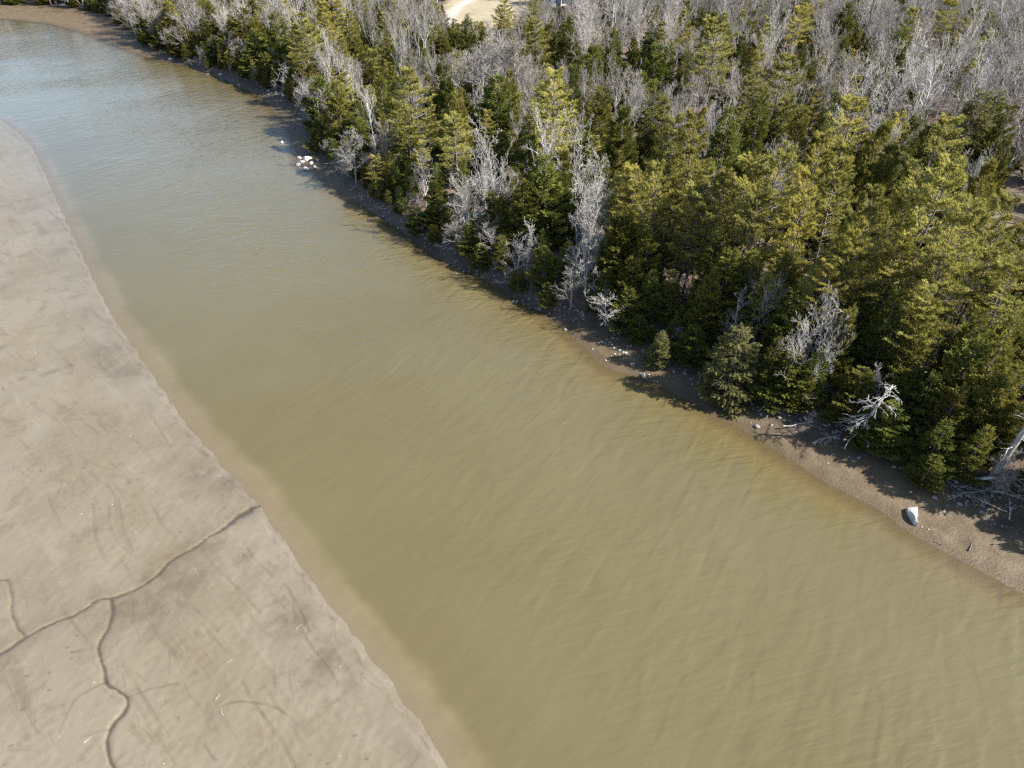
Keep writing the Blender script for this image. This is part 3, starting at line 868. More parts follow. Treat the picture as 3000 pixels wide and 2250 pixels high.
# trees read off the photograph: kind, x, y of the top, crown width, height in metres (tile pixels)
CAT = [
    (1000, 0, [('P', 1050, 10, 130, 11), ('P', 1260, 110, 200, 14), ('P', 440, 460, 270, 17), ('W', 735, 740, 210, 15), ('P', 1380, 470, 300, 18), ('P', 215, 1000, 130, 9), ('P', 1900, 1060, 250, 16),
               ('P', 2060, 1080, 230, 16), ('P', 2140, 760, 260, 18), ('C', 100, 240, 150, 10), ('H', 830, 90, 95, 13), ('H', 760, 150, 110, 11), ('C', 920, 175, 90, 9), ('H', 650, 190, 130, 10), ('H', 140, 150, 85, 9),
               ('H', 270, 240, 140, 10), ('H', 545, 310, 110, 10), ('H', 1460, 150, 120, 13), ('C', 1430, 240, 110, 10), ('H', 1770, 190, 130, 14), ('C', 1640, 300, 165, 12), ('H', 1910, 260, 100, 11),
               ('H', 2050, 280, 210, 14), ('H', 2140, 260, 110, 13), ('H', 670, 420, 155, 15), ('H', 990, 480, 250, 15), ('H', 1090, 440, 120, 14), ('C', 780, 580, 160, 14), ('C', 250, 480, 120, 12),
               ('H', 60, 500, 190, 14), ('H', 420, 700, 165, 16), ('C', 170, 380, 90, 9), ('H', 1500, 470, 95, 13), ('C', 1690, 570, 190, 14), ('C', 1830, 710, 200, 14), ('H', 1210, 740, 180, 14),
               ('H', 1330, 1000, 300, 17), ('C', 1200, 1180, 200, 13), ('C', 1000, 1240, 160, 11), ('H', 620, 1060, 150, 11), ('C', 640, 1290, 130, 5.5), ('H', 340, 1040, 120, 11), ('C', 280, 1090, 110, 8),
               ('C', 780, 1010, 110, 10), ('H', 1850, 1380, 240, 13), ('H', 2050, 520, 200, 14), ('H', 2110, 640, 180, 13), ('H', 860, 1380, 110, 8),
               ('G', 850, 350, 280, 14), ('G', 940, 310, 250, 15), ('G', 1050, 270, 260, 16), ('G', 1140, 310, 160, 15), ('G', 180, 30, 110, 15), ('G', 340, 20, 110, 16), ('G', 480, 15, 120, 16), ('G', 580, 330, 100, 11),
               ('G', 1800, 440, 150, 13), ('G', 1900, 480, 180, 13), ('G', 1880, 600, 200, 12), ('B', 1340, 780, 200, 13), ('B', 1560, 760, 210, 13), ('B', 1000, 850, 250, 14), ('B', 930, 930, 200, 12),
               ('B', 520, 970, 170, 10), ('B', 60, 930, 200, 10), ('B', 820, 1190, 230, 10), ('B', 1660, 1030, 200, 12), ('B', 1600, 1240, 210, 12), ('B', 1610, 1480, 200, 11), ('G', 280, 800, 120, 11), ('Y', 180, 600, 120, 13),
               ('G', 1200, 420, 120, 14), ('G', 1680, 460, 140, 13), ('G', 1580, 480, 90, 11), ('Y', 360, 200, 90, 15), ('Y', 520, 90, 80, 15), ('G', 1170, 0, 70, 14), ('G', 440, 320, 130, 11)]),
    (2000, 0, [('P', 230, 100, 290, 17), ('P', 690, 370, 260, 16), ('P', 1130, 610, 240, 15), ('P', 1710, 770, 320, 16), ('P', 90, 690, 280, 17), ('P', 480, 990, 330, 18), ('P', 640, 970, 300, 18), ('P', 900, 890, 250, 15), ('P', 1090, 950, 220, 15),
               ('P', 1700, 1060, 380, 18), ('P', 1250, 1230, 330, 16), ('P', 850, 1080, 260, 16), ('P', 780, 30, 140, 13), ('P', 1540, 40, 170, 14), ('P', 2150, 1240, 250, 16), ('P', 1900, 1280, 300, 17), ('P', 500, 340, 130, 11), ('P', 440, 500, 110, 11),
               ('P', 890, 560, 140, 11), ('P', 150, 1040, 260, 16), ('P', 300, 1120, 220, 15), ('P', 1480, 1240, 240, 15), ('P', 1130, 1390, 240, 14), ('W', 520, 1230, 240, 15), ('P', 1750, -20, 160, 13),
               ('H', 530, 550, 165, 15), ('H', 320, 690, 230, 15), ('C', 790, 690, 180, 14), ('C', 850, 400, 150, 14), ('H', 260, 490, 130, 8), ('H', 1370, 910, 200, 15), ('C', 1310, 810, 180, 14), ('H', 1510, 750, 110, 14), ('H', 1250, 510, 100, 12),
               ('S', 1930, 610, 230, 14), ('H', 2050, 590, 200, 14), ('H', 2130, 670, 190, 14), ('C', 2020, 1050, 180, 13), ('H', 1190, 340, 85, 9), ('H', 1060, 250, 95, 12), ('H', 1080, 10, 165, 14), ('H', 460, 60, 140, 12), ('H', 400, 230, 65, 10),
               ('C', 780, 280, 120, 12), ('H', 930, 740, 150, 13), ('H', 30, 310, 80, 11), ('H', 1430, 1420, 210, 13), ('H', 1330, 30, 65, 9), ('H', 1700, 250, 140, 11), ('H', 2170, 130, 80, 10), ('H', 1430, 180, 150, 12), ('H', 700, 600, 150, 13),
               ('H', 1000, 590, 110, 12), ('H', 620, 660, 100, 12), ('H', 1600, 1100, 160, 13), ('H', 960, 1030, 140, 13), ('H', 2120, 900, 150, 12), ('H', 1820, 1060, 150, 12), ('H', 250, 1460, 190, 11), ('H', 1080, 1140, 160, 12), ('H', 1220, 860, 130, 12),
               ('Y', 1700, 380, 230, 15), ('Y', 1620, 370, 160, 14), ('G', 2130, 440, 210, 14), ('B', 1350, 600, 220, 13), ('G', 1110, 420, 240, 14), ('G', 960, 150, 150, 13), ('Y', 630, 60, 150, 15), ('B', 1190, 460, 190, 13), ('B', 1500, 210, 180, 14),
               ('G', 550, 250, 180, 13), ('G', 100, 520, 150, 11), ('G', 960, 420, 150, 13), ('B', 1920, 1020, 180, 10), ('Y', 2120, 30, 150, 15), ('Y', 2000, 20, 140, 15), ('Y', 1840, 220, 140, 15)]),
    (2000, 700, [('C', 300, 60, 300, 14), ('C', 210, 220, 160, 12), ('H', 130, 400, 200, 12), ('C', 470, 100, 200, 13), ('C', 700, 100, 250, 14), ('H', 1240, 270, 210, 13), ('H', 1420, 320, 250, 14), ('H', 1620, 370, 280, 14), ('H', 2140, 250, 190, 14),
                 ('C', 1280, 600, 260, 13), ('H', 1140, 680, 220, 12), ('C', 1930, 650, 300, 13), ('H', 2100, 600, 250, 14), ('C', 1800, 960, 250, 10), ('H', 1430, 950, 300, 10),
                 ('H', 1740, 1180, 250, 8), ('C', 2060, 900, 250, 11), ('H', 1560, 480, 220, 13), ('C', 820, 880, 160, 6), ('H', 1560, 760, 250, 11), ('H', 720, 320, 220, 13), ('C', 1090, 440, 190, 13), ('H', 620, 640, 190, 10), 
                 ('H', 1330, 1060, 220, 7), ('H', 2190, 820, 200, 13), ('H', 2195, 1050, 220, 9), ('H', 2110, 1190, 150, 6), ('B', 2170, 1380, 180, 5), ('H', 2180, 480, 200, 14), ('H', 900, 720, 160, 9), ('H', 1650, 860, 210, 10), ('H', 1950, 420, 220, 13),
                 ('P', 1150, 30, 300, 15), ('P', 1450, 20, 300, 15), ('P', 1700, 120, 350, 16), ('P', 950, 160, 250, 14), ('P', 1600, 300, 260, 14), ('P', 2000, 60, 330, 16), ('P', 2180, 130, 300, 16), ('P', 640, 30, 220, 15),
                 ('B', 410, 300, 200, 10), ('B', 560, 270, 110, 10), ('B', 950, 400, 210, 11), ('B', 830, 590, 240, 10), ('B', 1870, 290, 240, 11), ('B', 1330, 860, 130, 6), ('B', 980, 560, 130, 10)]),
    (1200, 500, [('C', 730, 110, 200, 13), ('C', 590, 170, 150, 11), ('C', 1030, 460, 140, 8), ('C', 1390, 280, 300, 14), ('C', 1360, 390, 180, 12), ('C', 1550, 380, 210, 13), ('C', 1450, 560, 220, 10), ('H', 1720, 640, 160, 9), ('H', 1500, 880, 160, 7),
                 ('C', 1620, 740, 220, 10), ('C', 1960, 660, 200, 12), ('C', 1900, 780, 160, 10), ('C', 2070, 510, 230, 13), ('H', 1850, 920, 170, 8), ('C', 900, 730, 180, 4.5), ('C', 880, 500, 160, 8), ('C', 150, 350, 150, 5.5), ('C', 160, 70, 170, 9),
                 ('C', 390, 330, 130, 8), ('H', 600, 420, 130, 8), ('H', 700, 640, 120, 5), ('C', 1420, 760, 190, 7), ('H', 1280, 640, 160, 8), ('H', 460, 470, 130, 6.5), ('H', 40, 230, 130, 7),
                 ('B', 370, 70, 210, 11), ('B', 480, 90, 130, 10), ('B', 760, 360, 190, 10), ('B', 700, 460, 180, 8), ('B', 1170, 390, 200, 11), ('B', 1150, 100, 220, 12), ('B', 1340, 660, 220, 9), ('G', 1060, 670, 210, 7), ('B', 1290, 800, 210, 5),
                 ('G', 620, 30, 130, 11), ('G', 530, 350, 150, 8), ('G', 300, 330, 150, 7.5), ('B', 1250, 110, 150, 11),
                 ('P', 1390, 50, 250, 14), ('P', 1520, 30, 230, 14), ('P', 1850, 100, 300, 16), ('P', 2120, 80, 220, 15), ('P', 1720, 120, 220, 14)]),
    (0, 0, [('H', 620, 0, 110, 8), ('C', 750, 40, 120, 9), ('H', 890, 80, 95, 9), ('C', 960, 100, 120, 8), ('C', 1080, 10, 150, 12), ('C', 1340, 10, 135, 12), ('H', 1310, 120, 110, 10), ('H', 1560, 50, 200, 13), ('H', 1780, 80, 170, 14), ('H', 1490, 100, 130, 12),
            ('H', 1650, 180, 210, 13), ('C', 1700, 340, 240, 10), ('H', 2060, 490, 240, 14), ('H', 2170, 520, 200, 13), ('C', 1230, 200, 140, 8), ('H', 1120, 200, 120, 8), ('H', 1970, 0, 80, 12), ('H', 550, -20, 90, 7), ('H', 1600, 300, 150, 9), ('H', 1010, 190, 110, 6),
            ('H', 1820, 240, 150, 12), ('C', 1480, 330, 130, 5), ('H', 2130, 740, 150, 9), ('C', 2060, 780, 130, 7), ('H', 1370, 250, 110, 7),
            ('P', 1960, 90, 160, 14), ('P', 2090, 20, 160, 14), ('W', 1945, 280, 170, 13), ('P', 2180, 0, 120, 13), ('P', 1900, 180, 140, 13),
            ('G', 820, 20, 130, 12), ('G', 920, 20, 140, 13), ('G', 1000, 30, 140, 13), ('G', 1200, 10, 180, 14), ('G', 1180, 130, 180, 10), ('G', 1250, 60, 130, 12), ('Y', 1430, 90, 110, 13), ('G', 1850, 20, 180, 14), ('B', 2090, 210, 130, 12), ('B', 2100, 330, 110, 11),
            ('G', 700, 20, 110, 11), ('G', 1440, 10, 130, 13), ('G', 1710, 0, 120, 14)]),
]
for ox, oy, items in CAT:
    for kind, tx, ty, w, H in items:
        px, py = ox + tx / 2.212, oy + ty / 2.212
        H *= {(2000, 700): 0.64, (1200, 500): 0.64, (1000, 0): 0.76, (0, 0): 0.78, (2000, 0): 0.86}[(ox, oy)]
        w *= 1.5 if kind in 'PW' else 1.22
        H *= {'P': 1.12, 'W': 1.12, 'B': 1.18}.get(kind, 1.0)
        p = at_land(px, py, H)
        db = float(sdist(np.array([p[0]]), np.array([p[1]]), BANK, WOOD_POLY)[0])
        for _ in range(30):                       # a tree whose foot would stand in the mud is taken for a lower one further in
            dsr = float(sdist(np.array([p[0]]), np.array([p[1]]), RIGHT, LAND_POLY)[0])
            if db > -0.5 and H < (3.2 if kind == 'B' else 2.1) + 1.15 * dsr:
                break
            H *= 0.93
            p = at_land(px, py, H)
            db = float(sdist(np.array([p[0]]), np.array([p[1]]), BANK, WOOD_POLY)[0])
        if db < -0.9 or H < 1.6:
            continue
        R = w / 2.212 / 2 * depth_of((p[0], p[1], p[2] + H * 0.5)) / F
        H = sun_cap(p, H, R)
        if H < 1.5:
            continue
        plant(kind, p, H, min(R, H * (0.66 if kind in 'PW' else 0.56)), db=db)

# single trees that stand out
for kind, px, py, w, H, lab, tl in [
    ('S', 2172, 967, 185, 7.0, 'broad pale green spruce leaning over the mud beside its own shadow', None),
    ('H', 2325, 1030, 165, 5.4, 'bushy dark green hemlock hanging over the shore next to the pale spruce', None),
    ('S', 1941, 975, 74, 3.6, 'small tan-green spruce with dead wood at its foot above the white rocks', None),
    ('C', 2740, 1340, 100, 2.8, 'small bright cedar bush by itself on the mud edge near the slab', None)]:
    p = at_land(px, py, H)
    plant(kind, p, H, w / 2 * depth_of((p[0], p[1], p[2] + H * .5)) / F, lab, tl)

# ------------------------------------------------------------------ the rest of the wood
PX = np.array([q[:2] for q in PLACED])
frs = np.random.RandomState(9)
CAP = {'H': 298, 'C': 290, 'P': 260, 'B': 140, 'G': 295, 'Y': 150, 'U': 240, 'S': 10, 'W': 10}
used = {k: sum(1 for q in PLACED if q[2] == k) for k in CAP}
cand = np.stack([frs.uniform(-190, 240, 60000), frs.uniform(20, 330, 60000)], -1)
ang = np.abs(cand[:, 0]) < (cand[:, 1] * CP + 30 * SP) * 0.80 + 12
cand = cand[ang]
cdb = sdist(cand[:, 0], cand[:, 1], BANK, WOOD_POLY)
cfd = np.where(inside(cand[:, 0], cand[:, 1], FIELD), 1, -1) * dist_line(cand[:, 0], cand[:, 1], FIELD)
cpd = dist_line(cand[:, 0], cand[:, 1], PATH)
ok = (cdb > -0.4) & (cfd < -1.0) & (cpd > 3) & (cand[:, 1] < 300)
cand, cdb = cand[ok], cdb[ok]
cds = sdist(cand[:, 0], cand[:, 1], RIGHT, LAND_POLY)
cz = land_z(cand[:, 0], cand[:, 1])[0]
pts = [tuple(q) for q in PX]
cell = {}
for q in pts:
    cell.setdefault((int(q[0] // 4), int(q[1] // 4)), []).append(q)
woods, evergreens = [], []


def far_enough(x, y, r):
    i, j = int(x // 4), int(y // 4)
    for a in (-1, 0, 1):
        for b in (-1, 0, 1):
            for q in cell.get((i + a, j + b), ()):
                if (q[0] - x) ** 2 + (q[1] - y) ** 2 < r * r:
                    return False
    return True


# what the photograph shows standing clear: fill trees in front of it stay low
WIN = [(2525, 75, 1105, 1290, 60), (2945, 35, 1240, 1400, 62), (2170, 90, 960, 1180, 66), (2325, 90, 1030, 1200, 62), (1390, 75, -60, 60, 1e3), (1625, 45, -60, 12, 1e3), (1520, 40, -60, 40, 1e3)]
for x, y, k, H, R_ in PLACED:
    g_ = float(land_z(np.array([x]), np.array([y]))[0][0])
    def pr(z):
        dz = z - CAM_H
        Zc = y * CP - dz * SP
        return 1500 + F * x / Zc, 1125 - F * (y * SP + dz * CP) / Zc, Zc
    cx_, yt, Zc = pr(g_ + H)
    _, yb, _ = pr(g_ + H * (0.38 if k in 'PWHCS' else 0.5))
    WIN.append((cx_, R_ * 0.85 * F / Zc, yt, yb, Zc))
WIN = np.array(WIN)


def lowered(x, y, g_, H):
    while H > 1.6:
        dz = g_ + H - CAM_H
        Zc = y * CP - dz * SP
        px, py = 1500 + F * x / Zc, 1125 - F * (y * SP + dz * CP) / Zc
        pb = 1125 - F * (y * SP + (g_ - CAM_H) * CP) / (y * CP - (g_ - CAM_H) * SP)
        hit = (np.abs(px - WIN[:, 0]) < WIN[:, 1]) & (py < WIN[:, 3]) & (pb > WIN[:, 2]) & (Zc < WIN[:, 4] - 0.5)
        if not hit.any():
            return H
        H *= 0.86
    return 0.0


order = np.argsort(cand[:, 1] + frs.uniform(0, 40, len(cand)))
for c in order:
    x, y = cand[c]
    d = cdb[c]
    u = frs.random()
    # evergreen belt near the river, hardwoods behind it, with drifts of evergreens
    drift = float(wob(np.array([x]), np.array([y]), 55, 26)[0])
    ever = 0.72 if d < 26 else (0.50 if d < 42 else (0.52 + 0.25 * drift))
    if x < 0 and d < 25:
        ever = 0.6
    if u < ever:
        v = frs.random()
        kind = 'H' if v < .55 else ('C' if v < .82 else 'P')
        r = 2.7 if d < 45 else 3.3
        H = frs.uniform(4.5, 8.5) if kind != 'P' else frs.uniform(7, 11)
    else:
        kind = 'G' if frs.random() < .8 else 'Y'
        if d < 5 and frs.random() < .6:
            kind = 'B'
        r = 3.7
        H = frs.uniform(8, 13.5)
    H = min(H, 1.9 + 1.02 * cds[c])
    if d < 4.0:
        r = 1.9
    if not far_enough(x, y, r):
        continue
    H = sun_cap((x, y), lowered(x, y, cz[c], H), 1.5)
    if H < (2.5 if d > 4 else 1.6):
        continue
    cell.setdefault((int(x // 4), int(y // 4)), []).append((x, y))
    if used[kind] < CAP[kind] and y < 262:
        used[kind] += 1
        plant(kind, (x, y, cz[c]), H, None, db=d)
    elif kind in 'GYB':
        woods.append((x, y, cz[c], H / 11.5, kind))
    else:
        evergreens.append((x, y, cz[c], H / 9.0, kind))

# shrubs along the bank and under the trees
sidx = np.where(cdb < 30)[0]
for c in frs.permutation(sidx)[:2500]:
    if used['U'] >= CAP['U']:
        break
    x, y = cand[c]
    if cdb[c] > 4 and frs.random() < 0.75:
        continue
    used['U'] += 1
    plant('U', (x, y, cz[c]), min(frs.uniform(1.2, 3.0), 0.6 + 0.6 * cds[c]), None, db=cdb[c])


# far hardwoods that read as one grey mass: one object
def woods_object(name, pts, variants, label):
    P = np.array([q[:3] for q in pts])
    me = bpy.data.meshes.new(name)
    me.vertices.add(len(P))
    me.vertices.foreach_set("co", P.astype(np.float32).ravel())
    a = me.attributes.new("size", 'FLOAT', 'POINT')
    a.data.foreach_set("value", np.array([q[3] for q in pts], np.float32))
    o = link(name, me)
    ng = bpy.data.node_groups.new(name, 'GeometryNodeTree')
    ng.interface.new_socket("Geometry", in_out='INPUT', socket_type='NodeSocketGeometry')
    ng.interface.new_socket("Geometry", in_out='OUTPUT', socket_type='NodeSocketGeometry')
    nn = ng.nodes
    gi, go = nn.new("NodeGroupInput"), nn.new("NodeGroupOutput")
    gtoi = nn.new("GeometryNodeGeometryToInstance")
    infos = []
    for tr, cr, _, _ in variants:
        for m in (cr, tr):
            src = bpy.data.objects.new("woods_source", m)
            oi = nn.new("GeometryNodeObjectInfo")
            oi.inputs["Object"].default_value = src
            infos.append(oi)
    per = []
    for k in range(len(variants)):
        jn = nn.new("GeometryNodeJoinGeometry")
        for oi in infos[2 * k:2 * k + 2]:
            ng.links.new(oi.outputs["Geometry"], jn.inputs[0])
        g1 = nn.new("GeometryNodeGeometryToInstance")
        ng.links.new(jn.outputs[0], g1.inputs[0])
        per.append(g1)
    coll = nn.new("GeometryNodeJoinGeometry")
    for g1 in reversed(per):
        ng.links.new(g1.outputs[0], coll.inputs[0])
    iop = nn.new("GeometryNodeInstanceOnPoints")
    iop.inputs["Pick Instance"].default_value = True
    ng.links.new(gi.outputs[0], iop.inputs["Points"])
    ng.links.new(coll.outputs[0], iop.inputs["Instance"])
    ri = nn.new("FunctionNodeRandomValue"); ri.data_type = 'INT'
    ri.inputs[4].default_value = 0; ri.inputs[5].default_value = len(variants) - 1
    ng.links.new(ri.outputs[2], iop.inputs["Instance Index"])
    rr = nn.new("FunctionNodeRandomValue"); rr.data_type = 'FLOAT'
    rr.inputs[2].default_value = 0; rr.inputs[3].default_value = 6.283
    cx = nn.new("ShaderNodeCombineXYZ")
    ng.links.new(rr.outputs[1], cx.inputs[2])
    ng.links.new(cx.outputs[0], iop.inputs["Rotation"])
    at = nn.new("GeometryNodeInputNamedAttribute"); at.data_type = 'FLOAT'
    at.inputs[0].default_value = "size"
    ng.links.new(at.outputs[0], iop.inputs["Scale"])
    ng.links.new(iop.outputs[0], go.inputs[0])
    md = o.modifiers.new("woods", 'NODES')
    md.node_group = ng
    tag(o, label, "woods", kind="stuff")
    return o


if woods:
    woods_object("far_hardwoods", woods, VAR['G'][:4] + VAR['Y'][:2], "grey mass of leafless hardwoods behind the evergreen belt")
if evergreens:
    woods_object("far_evergreens", evergreens, VAR['H'][:4] + VAR['C'][:3], "scattered mass of small far evergreens among the leafless hardwoods")


# ------------------------------------------------------------------ dead trees and logs
def limb(points, r0, r1, sides=7, kids=None, seed=1, mat=None):
    P = np.array(points, float)
    P = smooth_line(P, it=2)[None]
    A = Acc()
    A.tubes(P, taper(1, P.shape[1], r0, r1), sides)
    return A, P


# the pale dead tree with radiating limbs at the water's edge
def dead_snag():
    rs = np.random.RandomState(4)
    p = at_land(2512, 1284)
    root = link("dead_snag", None)
    root.location = p
    Ht = 6.4
    A = Acc()
    tr = np.array([[(0, 0, -0.1), (-0.05, -0.3, 1.6), (0.0, -0.55, 3.2), (0.15, -0.7, 4.8), (0.45, -0.8, Ht)]])
    tr = smooth_line(tr[0])[None]
    A.tubes(tr, taper(1, tr.shape[1], 0.20, 0.04), 8)
    link("trunk", A.mesh("trunk", M_WHITE, True), root)
    nb = 46
    z = rs.uniform(0.16, 0.97, nb)
    i = np.clip((z * (tr.shape[1] - 1)).astype(int), 0, tr.shape[1] - 2)
    base = tr[0, i]
    az = rs.uniform(0, 2 * PI, nb)
    L = 2.9 * (1 - z * 0.72) * rs.uniform(0.6, 1.15, nb)
    t = np.linspace(0, 1, 5)[None, :]
    P = base[:, None, :] + np.stack([L[:, None] * t * np.cos(az)[:, None], L[:, None] * t * np.sin(az)[:, None], L[:, None] * (0.12 * t - 0.35 * t ** 2)], -1)
    P[:, 1:] += rs.normal(0, 0.06, (nb, 4, 3))
    B = Acc()
    B.tubes(P, taper(nb, 5, 0.045, 0.016), 4)
    g, gl, _ = grow(rs, P, L, 0.3, 1, 4, (0.35, 0.7), (0.3, 0.5), -0.05, 4)
    B.tubes(g, taper(len(g), 4, 0.022, 0.010), 3)
    g2, _, _ = grow(rs, g, gl, 0.3, 1, 3, (0.35, 0.7), (0.35, 0.6), -0.05, 3)
    B.tubes(g2, taper(len(g2), 3, 0.013, 0.007), 3)
    link("branches", B.mesh("branches", M_WHITE, True), root)
    tag(root, "dead pale snag with radiating bare limbs casting a long thin shadow over the mud", "dead tree")


dead_snag()


def leaning_trunk():
    p = at_land(2905, 1398)
    root = link("leaning_dead_trunk", None)
    root.location = p
    A = Acc()
    tr = smooth_line([(0, 0, -0.2), (0.25, 0.15, 2.0), (0.7, 0.35, 5.0), (1.25, 0.6, 9.0), (1.6, 0.8, 11.5)])[None]
    A.tubes(tr, taper(1, tr.shape[1], 0.33, 0.10), 9)
    link("trunk", A.mesh("trunk", M_GREY, True), root)
    rs = np.random.RandomState(8)
    nb = 22
    z = rs.uniform(0.2, 1.0, nb)
    i = np.clip((z * (tr.shape[1] - 1)).astype(int), 0, tr.shape[1] - 2)
    az = rs.uniform(0, 2 * PI, nb)
    L = rs.uniform(0.8, 2.2, nb)
    t = np.linspace(0, 1, 5)[None, :]
    P = tr[0, i][:, None, :] + np.stack([L[:, None] * t * np.cos(az)[:, None], L[:, None] * t * np.sin(az)[:, None], L[:, None] * (0.2 * t - 0.4 * t ** 2)], -1)
    P[:, 1:] += rs.normal(0, 0.09, (nb, 4, 3))
    B = Acc()
    B.tubes(P, taper(nb, 5, 0.06, 0.018), 4)
    g, gl, _ = grow(rs, P, L, 0.2, 1, 5, (0.4, 1.0), (0.3, 0.5), 0, 4)
    B.tubes(g, taper(len(g), 4, 0.022, 0.010), 3)
    link("branches", B.mesh("branches", M_WHITE, True), root)
    tag(root, "thick grey trunk leaning out from the bank with broken pale branches", "dead tree")


leaning_trunk()


def fallen_tree():
    a, b = at_land(2842, 1410), at_land(3010, 1418)
    root = link("fallen_tree", None)
    root.location = a
    v = b - a
    A = Acc()
    tr = smooth_line([(0, 0, 0.15), tuple(v * 0.35 + np.array([0, 0, 0.55])), tuple(v * 0.7 + np.array([0, -0.1, 0.6])), tuple(v + np.array([0, -0.3, 0.7]))])[None]
    A.tubes(tr, taper(1, tr.shape[1], 0.16, 0.07), 7)
    link("trunk", A.mesh("trunk", M_WHITE, True), root)
    rs = np.random.RandomState(18)
    nb = 20
    z = rs.uniform(0.35, 1.0, nb)
    i = np.clip((z * (tr.shape[1] - 1)).astype(int), 0, tr.shape[1] - 2)
    az = rs.uniform(-2.6, 0.6, nb)
    L = rs.uniform(1.2, 3.0, nb)
    t = np.linspace(0, 1, 5)[None, :]
    P = tr[0, i][:, None, :] + np.stack([L[:, None] * t * np.cos(az)[:, None], L[:, None] * t * np.sin(az)[:, None], L[:, None] * (0.35 * t - 0.35 * t ** 2)], -1)
    P[:, 1:] += rs.normal(0, 0.08, (nb, 4, 3))
    B = Acc()
    B.tubes(P, taper(nb, 5, 0.05, 0.016), 4)
    g, gl, _ = grow(rs, P, L, 0.15, 1, 7, (0.4, 1.0), (0.3, 0.55), 0.05, 4)
    B.tubes(g, taper(len(g), 4, 0.02, 0.010), 3)
    g2, _, _ = grow(rs, g, gl, 0.2, 1, 4, (0.4, 0.9), (0.35, 0.6), 0.0, 3)
    B.tubes(g2, taper(len(g2), 3, 0.012, 0.007), 3)
    link("branches", B.mesh("branches", M_GREY, True), root)
    tag(root, "fallen pale tree lying along the bank foot with its twiggy top over the mud", "fallen tree")


fallen_tree()

# grey branches and small logs washed up along the bank foot
def fallen_branch(seed, L):
    rs = np.random.RandomState(seed)
    A = Acc()
    s_ = np.linspace(0, 1, 6)
    P = np.stack([s_ * L - L / 2, np.cumsum(rs.normal(0, 0.05 * L, 6)) * 0.5, 0.06 + 0.10 * np.abs(rs.normal(0, 0.5, 6))], -1)[None]
    A.tubes(P, taper(1, 6, 0.03 * L ** 0.6, 0.012), 6)
    g, gl, _ = grow(rs, P, np.array([L]), 0.25, 1, 8, (0.4, 0.9), (0.25, 0.5), 0.0, 4)
    g[:, :, 2] = np.abs(g[:, :, 2]) * 0.5 + 0.03
    A.tubes(g, taper(len(g), 4, 0.02, 0.010), 4)
    g2, _, _ = grow(rs, g, gl, 0.2, 1, 5, (0.4, 0.9), (0.3, 0.6), 0.0, 3)
    g2[:, :, 2] = np.abs(g2[:, :, 2]) * 0.7 + 0.02
    A.tubes(g2, taper(len(g2), 3, 0.011, 0.006), 3)
    return A.mesh("fallen_branch", M_GREY, True)


BR = [fallen_branch(500 + k, 2.2 + 0.5 * k) for k in range(5)]
brs = random.Random(21)
for px, py in [(2620, 1345), (2690, 1372), (2780, 1420), (2840, 1445), (2900, 1480), (2960, 1500), (2880, 1440), (2550, 1310), (2440, 1280), (2350, 1245), (2240, 1190), (2060, 1100), (1960, 1045), (1800, 955), (1700, 925), (1610, 880), (1500, 830),
               (1400, 775), (1310, 728), (1220, 668), (1120, 612), (1040, 552), (975, 480), (700, 238), (560, 185), (2720, 1400), (2935, 1430), (2985, 1460)]:
    p = at_land(px, py)
    o = link("fallen_branch", brs.choice(BR))
    o.location = (p[0], p[1], p[2])
    o.rotation_euler = (0, 0, brs.uniform(0, 6.28))
    k = brs.uniform(0.7, 1.25)
    o.scale = (k, k, k)
    mk = MARKS[int(np.argmin(((MARK_AT - p[:2]) ** 2).sum(1)))][2]
    tag(o, f"grey twiggy fallen branch on the bank foot by the {mk}", "branch", f"grey twiggy fallen branches on the bank foot by the {mk}")

# ------------------------------------------------------------------ rocks
def rock_mesh(seed, flat=0.6, n=26, cuts=None):
    rs = np.random.RandomState(seed)
    bm = bmesh.new()
    for _ in range(n):
        v = rs.normal(size=3)
        v /= np.linalg.norm(v)
        v *= rs.uniform(0.82, 1.0)
        bm.verts.new((v[0], v[1] * rs.uniform(0.7, 0.95), v[2] * flat))
    r = bmesh.ops.convex_hull(bm, input=bm.verts)
    bmesh.ops.delete(bm, geom=[g for g in set(r["geom_interior"] + r["geom_unused"]) if isinstance(g, bmesh.types.BMVert)], context='VERTS')
    bmesh.ops.dissolve_limit(bm, angle_limit=0.22, verts=bm.verts, edges=bm.edges)
    bmesh.ops.bevel(bm, geom=list(bm.edges), offset=0.05, segments=1, affect='EDGES')
    me = bpy.data.meshes.new("rock")
    bm.to_mesh(me)
    bm.free()
    return me


ROCKS = {}
for nm, mt in (("w", M_ROCKW), ("g", M_ROCKG), ("b", M_ROCKB)):
    ROCKS[nm] = []
    for k in range(6):
        me = rock_mesh(200 + k, 0.45 + 0.07 * k)
        me.materials.append(mt)
        ROCKS[nm].append(me)
rr = random.Random(3)


def rock(px, py, wpx, col, label, group=None, tall=1.0):
    p = at_land(px, py)
    if p[2] < 0.03:
        p[2] = 0.03
    r = max(wpx / 2 * depth_of(p) / F, 0.10)
    o = link("rock", rr.choice(ROCKS[col]))
    o.location = (p[0], p[1], p[2] + r * 0.12)
    o.rotation_euler = (rr.uniform(-.15, .15), rr.uniform(-.15, .15), rr.uniform(0, 6.28))
    o.scale = (r, r * rr.uniform(0.75, 1.0), r * rr.uniform(0.7, 0.95) * tall)
    tag(o, label, "rock", group)


